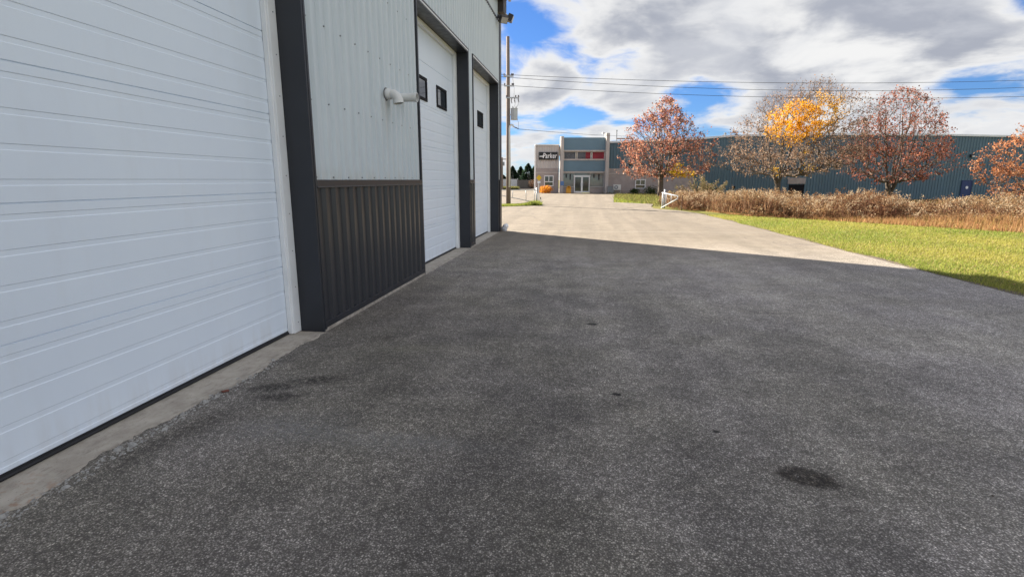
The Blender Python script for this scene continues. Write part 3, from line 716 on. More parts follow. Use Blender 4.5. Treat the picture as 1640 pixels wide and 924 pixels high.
# things standing in front of the factory
def fpos(x, dv, z=0): u, _ = uz(x, 300, DF - dv); q = Rh * u + Fh * (DF - dv); return (q[0], q[1], z)
t = empty('planter', fpos(910.5, 2.0), YAW, 'square orange planter box to the left of the glass entrance', 'planter')
b = MB(); b.box(-.28, .28, -.28, .28, .0, .55); b.box(-.31, .31, -.31, .31, .55, .63); b.build('box', M['orange'], t, bevel=.02)
def leafball(name, n, rad, cols, size, parent, z0, squash=.8):
    p = rdir(n) * (rng.random((n, 1)) ** .4) * np.array([rad, rad, rad * squash]) * (1 + .25 * np.sin(rng.random((n, 1)) * 9)); p[:, 2] += z0; p = p[p[:, 2] > 0.02]
    m_ = len(p); a = rdir(m_) * size; c = np.cross(a, rdir(m_)); c = c / np.linalg.norm(c, axis=1, keepdims=True) * size
    return quads(name, p, a, c, pal(cols, m_), M['leaf'], parent)
leafball('flowers', 160, .28, [(.75, .36, .02), (.7, .45, .04)], .05, t, .72, .5)
t = empty('air_conditioner', fpos(988, .9), YAW, 'beige outdoor air conditioner with round fan on a stand right of the entrance', 'air conditioner')
b = MB(); b.box(-.46, .46, -.2, .2, .36, 1.02); b.build('casing', M['acbox'], t, bevel=.02)
b = MB(); b.tube([(-.13, -.2, .69), (-.13, -.225, .69)], .24, 20); f_ = b.build('fan_grille', M['greybox'], t); b = MB(); b.tube([(-.13, -.226, .69), (-.13, -.235, .69)], .09, 12); b.build('fan_hub', M['acbox'], f_)
for sx_ in (-.4, .4):
    b = MB(); b.box(sx_ - .025, sx_ + .025, -.18, .18, .0, .36); b.build('leg', M['steel'], t)
t = empty('utility_cabinet', fpos(977, .9), YAW, 'low grey utility cabinet beside the right entrance fin', 'cabinet')
b = MB(); b.box(-.32, .32, -.3, .3, 0, .78); b.build('casing', M['greybox'], t, bevel=.02); b = MB(); b.box(-.34, .34, -.32, .32, .78, .84); b.build('lid', M['greybox'], t, bevel=.01)
t = empty('orange_shrub', fpos(874, 2.2), 0, 'bright orange rounded shrub under the office window', 'shrub')
leafball('foliage', 1100, .78, [(.62, .25, .02), (.72, .34, .03), (.45, .16, .02)], .055, t, .40, .62)
b = MB(); [b.tube([(0, 0, 0), (random.uniform(-.4, .4), random.uniform(-.3, .3), .6)], .012, 4) for _ in range(8)]; b.build('stem', M['bark'], t)
for (x, dv, rd, lab) in ((1017, 1.4, .55, 'small dark green shrub against the factory base left of the first tree'), (1043, 1.4, .85, 'larger dark green shrub against the factory base behind the first tree')):
    px, py, _ = fpos(x, dv); t = empty('green_shrub', (px, py, float(terrain(px, py))), 0, lab, 'shrub', 'shrubs along the factory base')
    leafball('foliage', 700, rd, [(.04, .07, .02), (.06, .10, .03), (.09, .11, .03)], .06, t, rd * .5, .7)
    b = MB(); [b.tube([(0, 0, 0), (random.uniform(-.3, .3), random.uniform(-.3, .3), rd * .7)], .012, 4) for _ in range(6)]; b.build('stem', M['bark'], t)

# ================================================================== TREES
def grow_tree(name, loc, H, prof, ntw, trunk_r, leafcols, nleaf, leafsize, label, bark, seed, group, zones=(), lean=(0, 0), twig_r=.008, sparse_top=0., limbs=5, zfork=.2):
    """prof: list of (height fraction, radius). Twigs are led to points spread through the crown."""
    r = np.random.default_rng(seed); t = empty(name, loc, r.uniform(0, .01), label, 'tree', group)
    hz = np.array([p[0] for p in prof]); hr = np.array([p[1] for p in prof])
    ph = r.uniform(0, 6.28, 6)
    pts = []
    while len(pts) < ntw:
        z = r.uniform(hz[0], hz[-1]); R0 = np.interp(z, hz, hr); a = r.uniform(0, 2 * math.pi)
        lob = 1 + .13 * math.sin(2 * a + ph[0] + z * 3) + .10 * math.sin(3 * a + ph[1] - z * 7) + .08 * math.sin(5 * a + ph[2] + z * 11)
        q = r.random() ** .42 * R0 * lob
        if r.random() > (R0 / hr.max()) ** 1.2 + .12: continue
        pts.append((q * math.cos(a) + lean[0] * z, q * math.sin(a) + lean[1] * z, z * H))
    pts = np.array(pts)
    # skeleton: trunk + main limbs first
    nodes = [np.array([0, 0, 0.])]; par = [-1]
    zf = zfork * H
    for k in range(1, 5): nodes.append(np.array([r.normal() * .03, r.normal() * .03, zf * k / 4])); par.append(len(nodes) - 2)
    fork = len(nodes) - 1
    for L in range(limbs):
        a = 2 * math.pi * L / limbs + r.uniform(-.4, .4); top = r.uniform(.55, .9) * H; rr = np.interp(top / H, hz, hr) * r.uniform(.35, .7)
        if L == 0: rr *= .15; top = H * .93
        prev = fork if L < 3 else fork - 1
        s0 = nodes[prev]; e = np.array([rr * math.cos(a), rr * math.sin(a), top])
        for k in range(1, 8):
            f = k / 7; p = s0 + (e - s0) * f; p[:2] = s0[:2] + (e[:2] - s0[:2]) * (f ** .75); p = p + r.normal(size=3) * .07; nodes.append(p); par.append(prev); prev = len(nodes) - 1
    cen = np.array([0, 0, zf])
    order = np.argsort(np.linalg.norm(pts - cen, axis=1))
    N = np.zeros((len(nodes) + ntw * 4, 3)); n = len(nodes); N[:n] = np.array(nodes)
    ends = []
    for i in order:
        p = pts[i]; dv = p - N[:n]; dist = np.linalg.norm(dv, axis=1)
        cost = dist + .55 * np.maximum(0, N[:n, 2] - p[2] + .25 * dist) + .10 * np.linalg.norm(N[:n] - cen, axis=1) + (N[:n, 2] < zf * .8) * 5
        j = int(np.argmin(cost)); D = dist[j]; ns = 1 if D < .35 else (2 if D < 1 else 4 if D > 2 else 3); pv = j
        for k in range(1, ns + 1):
            f = k / ns; q = N[j] + (p - N[j]) * f; q = q + (r.normal(size=3) * .03 * D if k < ns else 0); q[2] -= .10 * D * math.sin(math.pi * f)
            if n >= len(N): N = np.concatenate([N, np.zeros((ntw, 3))])
            N[n] = q; par.append(pv); pv = n; n += 1
        ends.append(pv)
    w = np.zeros(n)
    for e in ends: w[e] += 1
    for k in range(n - 1, 0, -1):
        w[par[k]] += max(w[k], .0)
    rad = twig_r * np.maximum(w, .8) ** (math.log(trunk_r / twig_r) / math.log(max(2, w[0])))
    kids = [[] for _ in range(n)]
    for k in range(1, n): kids[par[k]].append(k)
    tb = MB(); bb_ = MB()
    stack = [0]; visited = set()
    # continuous chains following the heaviest child
    starts = [(0, None)]
    while starts:
        k, pfrom = starts.pop(); ch = [] if pfrom is None else [pfrom]
        cur = k
        while True:
            ch.append(cur)
            if not kids[cur]: break
            ks = sorted(kids[cur], key=lambda q: -w[q])
            for q in ks[1:]: starts.append((q, cur))
            cur = ks[0]
        if len(ch) < 2: continue
        rs = [float(rad[q]) for q in ch]
        if pfrom is not None: rs[0] = min(rs[0], rs[1] * 1.35)
        if pfrom is None: rs[0] *= 1.25
        rs[-1] *= .5
        tgt = tb if pfrom is None else bb_
        tgt.tube([tuple(N[q]) for q in ch], rs, 9 if pfrom is None else (6 if rs[0] > .05 else 3), cap=False)
    tb.build('trunk', bark, t, smooth=True); bb_.build('branches', bark, t, smooth=True)
    # fine twigs at the ends
    E = N[np.array(ends)]; m_ = len(E) * 4; base = np.repeat(E, 4, 0); od = base - np.array([0, 0, H * .35]); od /= np.linalg.norm(od, axis=1, keepdims=True)
    dr_ = od * .8 + r.normal(size=(m_, 3)) * .5; dr_[:, 2] += .25; dr_ /= np.linalg.norm(dr_, axis=1, keepdims=True); ln = r.uniform(.25, .75, (m_, 1))
    ctr = base; ay = dr_ * ln; ax = np.cross(dr_, r.normal(size=(m_, 3))); ax = ax / np.linalg.norm(ax, axis=1, keepdims=True) * .009
    tc_ = pal([(.16, .13, .11), (.22, .18, .15), (.12, .09, .08)], m_)
    quads('twigs', ctr, ax, ay, tc_, M['leaf'], t, tri=True)
    # leaves clustered round twigs, thinning where sparse
    idx = r.integers(0, m_, nleaf * 3); pos = base[idx] + ay[idx] * r.uniform(0, 1.1, (nleaf * 3, 1)) + r.normal(size=(nleaf * 3, 3)) * .10
    clump = np.sin(pos[:, 0] * 1.9 + ph[3]) + np.sin(pos[:, 1] * 2.1 + ph[4]) + np.sin(pos[:, 2] * 2.3 + ph[5]) + np.sin(pos[:, 0] * 4.1 + pos[:, 2] * 3.3)
    keep = r.random(len(pos)) < np.clip(.42 + .22 * clump, .05, 1) * (1 - sparse_top * sstep(.45, .8, pos[:, 2] / H))
    pos = pos[keep][:nleaf]; k_ = len(pos)
    col = pal(leafcols, k_, .25)
    extra = []
    for (zc, zr, zcols, cnt) in zones:                                    # patches of another leaf colour
        dd_ = np.linalg.norm((pos - np.array(zc)) / np.array(zr), axis=1); inz = dd_ < r.uniform(.6, 1.15, k_)
        col[inz] = pal(zcols, int(inz.sum()), .15)
        dE = np.linalg.norm((base + ay * .5 - np.array(zc)) / np.array(zr), axis=1); near = np.where(dE < 1)[0]
        if len(near) and cnt:
            ii = near[r.integers(0, len(near), cnt)]; ep = base[ii] + ay[ii] * r.uniform(0, 1.1, (cnt, 1)) + r.normal(size=(cnt, 3)) * .13
            extra.append((ep, pal(zcols, cnt, .15)))
    for ep, ec in extra: pos = np.concatenate([pos, ep]); col = np.concatenate([col, ec])
    k_ = len(pos); a = r.normal(size=(k_, 3)); a /= np.linalg.norm(a, axis=1, keepdims=True); c = np.cross(a, r.normal(size=(k_, 3))); c /= np.linalg.norm(c, axis=1, keepdims=True)
    s_ = leafsize * r.uniform(.6, 1.25, (k_, 1))
    quads('leaves', pos, a * s_, c * s_ * .8, col, M['leaf'], t)
    return t
def tpos(x, D, zoff=0.):
    u, _ = uz(x, 300, D); q = Rh * u + Fh * D; return (q[0], q[1], float(terrain(q[0], q[1])) + zoff)
def loc_at(x, y, D, base, dd=0.):                                          # position relative to a tree base
    p = at(x, y, D + dd); return (p.x - base[0], p.y - base[1], p.z - base[2])
G_T = 'autumn trees in front of the factory'
B1 = tpos(1058, 55.5)
red = [(.38, .15, .09), (.46, .23, .15), (.27, .09, .06), (.52, .31, .21), (.20, .07, .055)]
grow_tree('maple_tree', B1, 9.6, [(.20, 2.6), (.27, 4.0), (.40, 4.25), (.58, 3.9), (.72, 3.1), (.86, 1.9), (.97, .5)], 1000, .26, red, 8800, .088,
    'red brown maple with a yellow patch low on its right, nearest the office', M['bark'], 3, G_T,
    zones=[(loc_at(1085, 276, 55.5, B1, -1), (1.1, 1.6, .8), [(.72, .46, .02), (.62, .44, .03)], 420), (loc_at(1103, 280, 55.5, B1, -1), (.8, 1.2, .6), [(.62, .40, .04)], 120)], limbs=6, zfork=.24)
B2 = tpos(1246, 54)
brn = [(.29, .18, .12), (.36, .25, .17), (.20, .12, .085), (.30, .22, .16)]
grow_tree('maple_tree', B2, 11.4, [(.23, 3.0), (.30, 5.8), (.42, 6.7), (.56, 6.0), (.70, 5.2), (.84, 4.2), (.93, 2.8), (.99, 1.2)], 1600, .27, brn, 15500, .070,
    'broad half bare tree with golden yellow leaves high in its crown', M['bark'], 12, G_T,
    zones=[(loc_at(1272, 200, 54, B2, -2), (2.5, 3.2, 2.1), [(.80, .40, .012), (.85, .46, .02), (.70, .32, .01)], 3600), (loc_at(1312, 182, 54, B2, -2), (2.4, 2.8, 1.9), [(.62, .36, .05), (.70, .40, .06), (.50, .28, .05)], 1700),
           (loc_at(1292, 244, 54, B2, -1), (.8, 1.5, .5), [(.6, .36, .03)], 80), (loc_at(1240, 274, 54, B2, -1), (.7, 1, .5), [(.6, .36, .03)], 60), (loc_at(1290, 268, 54, B2, -2), (.7, 1, .5), [(.6, .36, .03)], 60)],
    sparse_top=.62, lean=(2.6, .2), limbs=8, zfork=.20)
B3 = tpos(1428, 53)
red3 = [(.30, .09, .055), (.38, .13, .08), (.20, .06, .045), (.42, .18, .11), (.25, .11, .07)]
grow_tree('maple_tree', B3, 10.9, [(.22, 2.6), (.30, 4.6), (.42, 5.2), (.60, 4.6), (.75, 4.0), (.89, 2.6), (.98, .9)], 1200, .28, red3, 8800, .080,
    'dark red brown tree with spreading bare twigs right of the golden tree', M['bark'], 21, G_T, sparse_top=.45, limbs=8, zfork=.12)
B4 = tpos(1672, 50)
grow_tree('maple_tree', B4, 8.2, [(.14, 3.9), (.28, 4.9), (.45, 4.8), (.62, 4.0), (.80, 2.8), (.97, .8)], 800, .25, [(.45, .19, .09), (.52, .26, .13), (.32, .12, .06)], 9500, .085,
    'orange brown tree partly cut off by the right edge of the view', M['bark'], 31, G_T, limbs=6, zfork=.2)

# mulch ring under first tree
b = MB(); r = random.Random(4); ring = [(B1[0] + (1.5 + r.uniform(-.15, .15)) * math.cos(i * .2618) , B1[1] + (1.5 + r.uniform(-.15, .15)) * math.sin(i * .2618)) for i in range(24)]
b.poly([(x, y, terrain(x, y) + .05) for x, y in ring]); [b.poly([(ring[i][0], ring[i][1], terrain(*ring[i]) + .05), (ring[i][0]*1.0, ring[i][1], -.3), (ring[(i+1) % 24][0], ring[(i+1) % 24][1], -.3), (ring[(i+1) % 24][0], ring[(i+1) % 24][1], terrain(*ring[(i+1) % 24]) + .05)]) for i in range(24)]
tag(b.build('mulch_ring', M['mulch']), kind='structure')
b = MB(); p0 = [fz(997, 300)[0], fz(1115, 300)[0]]
def fw(u, v): q = Rh * u + Fh * v; return (q[0], q[1], float(terrain(q[0], q[1])) + .03)
us_ = np.linspace(p0[0], p0[1], 12)
for a, c in zip(us_, us_[1:]): b.poly([fw(a, DF - 2.2), fw(c, DF - 2.2), fw(c, DF - .05), fw(a, DF - .05)])
tag(b.build('planting_bed', M['mulch']), kind='structure')

# distant evergreens at the left
def conifer(x, D, ytop, wid, seed, label):
    base = tpos(x, D); u, zt = uz(x, ytop, D); H = zt - base[2]; r = np.random.default_rng(seed)
    t = empty('evergreen_tree', base, 0, label, 'tree', 'evergreens far behind the yard on the left')
    b = MB(); b.tube([(0, 0, 0), (0, 0, H * .5), (0, 0, H)], [.18, .1, .02], 6); b.build('trunk', M['bark'], t)
    n = 2600; z = r.random(n) ** 1.25; a = r.uniform(0, 6.28, n); tier = .78 + .22 * ((z * 11) % 1); rr = (1 - z) ** .8 * wid * tier * r.random(n) ** .35 * (1 + .18 * np.sin(a * 3 + seed))
    p = np.stack([rr * np.cos(a), rr * np.sin(a), z * H * .97 + .2 - rr * .15], 1)
    ax = np.stack([np.cos(a), np.sin(a), -.25 + 0 * a], 1) * .22; ay = r.normal(size=(n, 3)) * .07
    quads('needles', p, ax, ay, pal([(.020, .042, .022), (.03, .055, .025), (.015, .03, .02)], n, .2), M['leaf'], t)
for i, (x, D, yt, wd, lab) in enumerate(((821, 104, 267, 2.3, 'leftmost dark evergreen, just right of the utility pole'), (834, 108, 268, 2.4, 'second dark evergreen from the utility pole, behind the board fence'),
        (846, 106, 262.5, 2.7, 'tallest dark evergreen, third from the utility pole'), (856, 112, 267, 2.6, 'dark evergreen half hidden by the office corner'), (806, 112, 282, 3.2, 'low dark evergreen between workshop corner and utility pole'),
        (866, 114, 270, 2.6, 'dark evergreen hidden behind the beige office front'))):
    conifer(x, D, yt, wd, 40 + i, lab)
# fences and bank far left
def fence_run(name, x0, x1, D0, D1, ytop, mat, label, posts):
    a = at(x0, ytop, D0); c = at(x1, ytop, D1); t = empty(name, (a.x, a.y, 0), 0, label, 'fence')
    L = math.hypot(c.x - a.x, c.y - a.y); ang = math.atan2(c.y - a.y, c.x - a.x); t.rotation_euler = (0, 0, ang)
    b = MB(); n = int(L / .16)
    for i in range(n): b.box(i * .16, i * .16 + .145, -.02 - .008 * (i % 2), .02, 0, a.z + (c.z - a.z) * i / n - .02 * ((i * 7) % 3))
    b.build('boards', mat, t)
    for k in range(posts):
        q = L * k / max(1, posts - 1); b = MB(); b.box(q - .05, q + .05, .03, .13, -.1, a.z + .1); b.build('post', mat, t)
fence_run('panel_fence', 790, 829, 95, 95, 287.0, M['wallwhite'], 'long whitish panel fence behind the utility pole', 4)
fence_run('board_fence', 829, 851, 95, 103, 288.5, M['fence'], 'dark weathered board fence in front of the evergreens', 4)
t = empty('brown_shrub', tpos(855, 97), 0, 'brown rounded shrub by the far left office corner', 'shrub'); leafball('foliage', 900, 1.0, [(.13, .07, .045), (.20, .11, .07), (.09, .06, .035)], .07, t, .75, .8)
b = MB(); [b.tube([(0, 0, 0), (random.uniform(-.5, .5), random.uniform(-.4, .4), 1.0)], .015, 4) for _ in range(8)]; b.build('stem', M['bark'], t)
t = empty('distant_utility_pole', tpos(804.5, 88), 0, 'thin distant utility pole beside the workshop corner', 'utility pole')
b = MB(); zt = uz(804, 252, 88)[1]; b.tube([(0, 0, 0), (0, 0, zt)], [.14, .10], 8); b.build('pole', M['wood'], t)
b = MB(); b.box(-.9, .9, -.05, .05, zt - .35, zt - .22); b.build('crossarm', M['wood'], t)
b = MB(); b.tube([(.2, 0, zt - 1.3), (.2, 0, zt - .7)], .18, 8); b.build('transformer', M['greybox'], t)

# ================================================================== POLE, WIRES, GATES, SIGNS
PD = 35.5
pb = gnd(814.3, 327.7)
pole = empty('utility_pole', (pb.x, pb.y, 0), YAW, 'tall wooden utility pole with transformer beside the workshop corner', 'utility pole')
PD = float(pb.x * Fh[0] + pb.y * Fh[1]); pu = float(pb.x * Rh[0] + pb.y * Rh[1])
def pl(x, y): u, z = uz(x, y, PD); return (u - pu, z)
H = pl(811, 59)[1]
b = MB(); b.tube([(0, 0, -.3), (0, 0, 3), (-.02, 0, H)], [.155, .14, .10], 12); b.build('pole_shaft', M['wood'], pole, smooth=True)
z0 = pl(815, 300)[1]; z1 = pl(815, 203)[1]
b = MB(); b.tube([(.07, -.16, z0), (.07, -.15, z1 - .15), (.09, -.16, z1), (.18, -.18, z1 + .10), (.30, -.18, z1 + .06), (.34, -.18, z1 - .05)], .055, 8); b.build('riser_conduit', M['acbox'], pole, smooth=True)
x_, z_ = pl(823.5, 184)
b = MB(); b.tube([(x_, -.05, z_ - .33), (x_, -.05, z_ + .33)], .22, 14); b.tube([(x_, -.05, z_ + .33), (x_, -.05, z_ + .37)], .235, 14); tr = b.build('transformer', M['steel'], pole)
for dx in (-.08, .1):
    b = MB(); b.tube([(x_ + dx, -.05, z_ + .37), (x_ + dx * 1.2, -.05, z_ + .50)], [.035, .02], 8); b.build('bushing', M['insul'], tr)
b = MB(); b.box(.08, x_ - .2, -.09, -.01, z_ - .05, z_ + .03); b.build('transformer_bracket', M['steel'], pole)
for (yy, xl, xr) in ((123, 806.5, 822.5), (138.5, 807.5, 823), (157.5, 810.5, 831)):
    a, z_ = pl(xl, yy); c, _ = pl(xr, yy); b = MB(); b.box(a, c, -.16, -.08, z_ - .04, z_ + .04); ar = b.build('crossarm', M['steel'], pole)
    for q in (a + .03, (a + c) / 2 + .2, c - .03):
        b = MB(); b.tube([(q, -.12, z_ + .04), (q, -.12, z_ + .09), (q, -.12, z_ + .16)], [.02, .05, .035], 8); b.build('insulator', M['insul'], ar)
for i, (xx, yy) in enumerate(((820, 160), (825, 159), (831, 158))):
    a, z_ = pl(xx, yy); b = MB(); b.tube([(a, -.12, z_ + .1), (a - .05, -.16, z_ - .08), (a, -.2, z_ - .25)], .028, 6); b.build('fuse_cutout', M['insul'], pole)
for (x0, y0, x1, y1) in ((821, 126, 823, 158), (825, 161, 822, 175), (831, 160, 826, 176), (828, 190, 830, 206)):
    a, z_ = pl(x0, y0); c, z2 = pl(x1, y1); b = MB(); b.tube([(a, -.15, z_), ((a + c) / 2 + .06, -.18, (z_ + z2) / 2), (c, -.15, z2)], .008, 4); b.build('jumper_wire', M['wire'], pole)
for k in range(3):
    a, z_ = pl(822 + 2 * k, 204 + k); b = MB(); b.tube([(a, -.17, z_), (a + .18, -.2, z_ - .03)], .02, 6); b.build('service_clamp', M['insul'], pole)
def wire(ps, label, group='power lines crossing the sky'):
    (x0, y0, D0), (x1, y1, D1), (x2, y2, D2) = ps; pts = []
    A, B, Cc = at(*ps[0]), at(*ps[1]), at(*ps[2]); tm = (B - A).length / (Cc - A).length
    for i in range(-10, 66):
        t = i / 50
        L0 = (t - tm) * (t - 1) / (tm); L1 = t * (t - 1) / (tm * (tm - 1)); L2 = t * (t - tm) / (1 - tm)
        pts.append(A * L0 + B * L1 + Cc * L2)
    base = pts[0].copy()
    b = MB(); b.tube([p - base for p in pts], .013, 5, cap=False); o = b.build('power_line', M['wire'], smooth=True, loc=base); tag(o, label, 'power line', group)
wire(((821, 120.5, PD), (1235, 133, PD + 1), (1640, 129, PD + 2)), 'topmost power line across the sky')
wire(((822, 125, PD), (1235, 144.5, PD + 1), (1640, 140.5, PD + 2)), 'middle power line across the sky')
wire(((823, 138, PD), (1235, 156, PD + 1), (1640, 155, PD + 2)), 'lowest of the three power lines crossing the whole sky')
A = at(829, 207, PD); B = at(1006, 218.5, DF + .3); pts = [A + (B - A) * (i / 20) - Vector((0, 0, .08 * math.sin(math.pi * i / 20))) for i in range(21)]
b = MB(); b.tube([p - A for p in pts], .014, 5); tag(b.build('service_wire', M['wire'], loc=A), 'thin service wire from the utility pole to the factory roof', 'power line')

# left gate
gp = gnd(859.5, 327); gD = float(gp.x * Fh[0] + gp.y * Fh[1]); gu = float(gp.x * Rh[0] + gp.y * Rh[1])
gate = empty('swing_gate', (gp.x, gp.y, 0), YAW, 'open tapered pipe gate left of the driveway beneath the yellow sign', 'gate', 'pipe gates either side of the driveway')
def gl(x, y): u, z = uz(x, y, gD); return (u - gu, z)
zt = gl(860, 304.5)[1]
b = MB(); b.tube([(0, 0, -.2), (0, 0, zt + .15)], .055, 10); b.build('gate_post', M['steel'], gate, smooth=True)
xa = gl(780, 304.5)[0]; zl = gl(780, 308)[1]
b = MB(); b.tube([(0, 0, zt), (xa, 0, zt)], .026, 8); b.build('top_rail', M['steel'], gate, smooth=True)
b = MB(); b.tube([(0, 0, .08), (xa, 0, zl)], .026, 8); b.build('diagonal_rail', M['steel'], gate, smooth=True)
for x in (821, 842.5, 856):
    q = gl(x, 304)[0]; zb = .08 + (zl - .08) * q / xa; b = MB(); b.tube([(q, 0, zt), (q, 0, zb)], .020, 8); b.build('stile', M['steel'], gate, smooth=True)
# yellow sign on its post
sp = gnd(862.8, 326.5); sD = float(sp.x * Fh[0] + sp.y * Fh[1])
sgn = empty('warning_sign', (sp.x, sp.y, 0), YAW, 'yellow diamond sign over a small white plate on a thin post at the left gate', 'sign')
z1 = uz(863, 285, sD)[1]
b = MB(); b.tube([(0, 0, -.2), (0, 0, z1 + .1)], .03, 8); b.build('post', M['steel'], sgn)
b = MB(); b.poly([(-.02, -.035, z1 - .19), (.02, -.035, z1 - .19), (.17, -.035, z1 - .02), (.17, -.035, z1 + .02), (.02, -.035, z1 + .19), (-.02, -.035, z1 + .19), (-.17, -.035, z1 + .02), (-.17, -.035, z1 - .02)]); b.box(-.02, .02, -.033, -.02, z1 - .19, z1 + .19)
b.build('yellow_plate', M['yellow'], sgn); b = MB(); b.box(-.10, .10, -.04, -.025, z1 - .35, z1 - .23); b.build('white_plate', M['white'], sgn)
# small stake
p = gnd(867.3, 327); t = empty('marker_stake', (p.x, p.y, 0), .2, 'short leaning white stake with dark top on the paving by the left gate', 'stake')
b = MB(); b.tube([(0, 0, 0), (-.05, 0, .30)], .022, 6); b.build('shaft', M['white'], t); b = MB(); b.tube([(-.05, 0, .30), (-.08, 0, .46)], .03, 6); b.build('cap', M['signblack'], t)
# right gate
g1 = gnd(1063.5, 332.5); D1 = float(g1.x * Fh[0] + g1.y * Fh[1])
gate2 = empty('swing_gate', (g1.x, g1.y, -.03), 0, 'white painted tapered gate standing open in the weeds right of the driveway', 'gate', 'pipe gates either side of the driveway')
def rel(x, y, D): q = at(x, y, D); return (q.x - g1.x, q.y - g1.y, q.z + .03)
b = MB(); b.tube([(0, 0, -.2), (0, 0, rel(1064.5, 303.5, D1)[2])], .050, 10); b.build('gate_post', M['gatewhite'], gate2, smooth=True)
b = MB(); q = rel(1060.5, 332, D1); b.tube([(q[0], q[1], -.2), (q[0], q[1], rel(1060.5, 308.5, D1)[2])], .04, 10); b.build('brace_post', M['gatewhite'], gate2, smooth=True)
De = 28.5; tp0 = rel(1060.5, 308.8, D1); tp1 = rel(1085.5, 314.3, De); bt0 = rel(1059, 333, D1); bt1 = rel(1085.3, 318.5, De)
b = MB(); b.tube([tp0, tp1], .028, 8); b.build('top_rail', M['gatewhite'], gate2, smooth=True)
b = MB(); b.tube([bt0, bt1], .028, 8); b.build('diagonal_rail', M['gatewhite'], gate2, smooth=True)
for f in (.30, .62, 1.0):
    p = Vector(tp0).lerp(Vector(tp1), f); q = Vector(bt0).lerp(Vector(bt1), f); b = MB(); b.tube([p, q], .020, 8); b.build('stile', M['gatewhite'], gate2, smooth=True)
p = gnd(1091.6, 336); b = MB(); b.tube([(0, 0, -.1), (0, 0, .75)], .03, 6); b.tube([(0, 0, .72), (0, 0, .76)], .036, 6); tag(b.build('fence_post', M['rusty'], loc=(p.x, p.y, 0)), 'short rusty post at the left end of the weeds', 'post')

# ================================================================== GRASS, WEEDS (uncountable)
def inside(px, py, poly):
    px = np.asarray(px); py = np.asarray(py); c = np.zeros(px.shape, bool); n = len(poly); j = n - 1
    for i in range(n):
        xi, yi = poly[i]; xj, yj = poly[j]
        if yi != yj:
            c ^= ((yi > py) != (yj > py)) & (px < (xj - xi) * (py - yi) / (yj - yi) + xi)
        j = i
    return c
edgeX = lambda y: np.interp(y, [q[1] for q in RIGHT[:10]], [q[0] for q in RIGHT[:10]])
WF = [(4.55, 31.6), (5.0, 30.3), (6.1, 29.7), (7.1, 25.4), (8.0, 24.8), (9.9, 23.2), (11.5, 21.8), (14.3, 19.8), (20, 15.5), (30, 9)]
wfy = lambda x: np.interp(x, [q[0] for q in WF], [q[1] for q in WF])
def blades(name, xx, yy, hh, wd, cols, mat, lean=.35, label=None, jit=.2, z=None):
    n = len(xx); a = rng.uniform(0, 6.28, n); zz = terrain(xx, yy) if z is None else z
    ctr = np.stack([xx, yy, zz], 1); ax = np.stack([np.cos(a), np.sin(a), 0 * a], 1) * np.reshape(wd, (-1, 1)); ay = np.stack([rng.normal(size=n) * lean, rng.normal(size=n) * lean, np.ones(n)], 1) * hh[:, None]
    c = cols(xx, yy, n) if callable(cols) else pal(cols, n, jit)
    o = quads(name, ctr, ax, ay, c, mat, tri=True)
    if label: tag(o, label, 'grass', kind='stuff')
    return o
def lawncol(x, y, n):
    patch = .5 + .5 * np.sin(x * .9 + 1.3 * np.sin(y * .5)) * np.sin(y * .7 + 1.1 * np.sin(x * .6)); patch = np.clip(patch + rng.normal(size=n) * .25, 0, 1)[:, None]
    c = np.array([.20, .26, .045]) * (1 - patch) + np.array([.37, .35, .08]) * patch
    dry = rng.random(n) < .14; c[dry] = np.array([.42, .34, .14])
    return np.clip(c * (1 + rng.normal(size=(n, 1)) * .18), .01, .9)
n = 420000; yy = 4.5 + 22 * rng.random(n) ** 1.35; xx = edgeX(yy) + .06 + (22) * rng.random(n) ** 1.2
ok = (yy < wfy(xx) + 1.0) & (xx < 5.5 + yy * 1.15); xx, yy = xx[ok], yy[ok]
dsc = np.hypot(xx, yy)
soil = rng.random(len(xx)) < sstep(.02, .40, xx - edgeX(yy) + .12 * np.sin(yy * 3)) ; xx, yy, dsc = xx[soil], yy[soil], dsc[soil]
tuft = np.clip(np.sin(xx * 5.1 + 2 * np.sin(yy * 3.3)) * np.sin(yy * 4.7 + 1.5 * np.sin(xx * 2.9)), 0, 1) ** 2
blades('lawn', xx, yy, rng.uniform(.020, .055, len(xx)) * (1 + .7 * tuft), .0028 * dsc / 8 + .002, lawncol, M['blade'], .55, 'sunlit yellow green lawn right of the asphalt')
# island, strip by left gate, and the far side
n = 26000; q = rng.random((n, 2)); v = 37.5 + q[:, 0] * 24; u = uz(985, 320, 1)[0] * v * 0 + 6.9 + q[:, 1] * 9
xx = Rh[0] * u + Fh[0] * v; yy = Rh[1] * u + Fh[1] * v; ok = ~inside(xx, yy, poly) & (np.hypot(xx - B1[0], yy - B1[1]) > 1.5); xx, yy = xx[ok], yy[ok]
blades('island_grass', xx, yy, rng.uniform(.06, .14, len(xx)), np.full(len(xx), .02), lambda x, y, n: pal([(.20, .24, .04), (.28, .28, .05), (.15, .20, .04)], n), M['blade'], .5, 'green grass island round the first tree')
sA, sB, sC, sD2 = gnd(790, 331.5), gnd(868, 329.3), gnd(866, 326.8), gnd(790, 329.0)
b = MB(); b.poly([(p.x, p.y, .004) for p in (sA, sB, sC, sD2)]); tag(b.build('grass_strip_soil', M['ground']), kind='structure')
n = 7000; s = rng.random((n, 2)); lerp = lambda f: np.array([sA.x, sA.y]) * ((1-s[:, :1])*(1-s[:, 1:])) + np.array([sB.x, sB.y]) * (s[:, :1]*(1-s[:, 1:])) + np.array([sC.x, sC.y]) * (s[:, :1]*s[:, 1:]) + np.array([sD2.x, sD2.y]) * ((1-s[:, :1])*s[:, 1:])
q = lerp(0); tall = np.exp(-((q[:, 0] - gp.x) ** 2) / .3) * .25
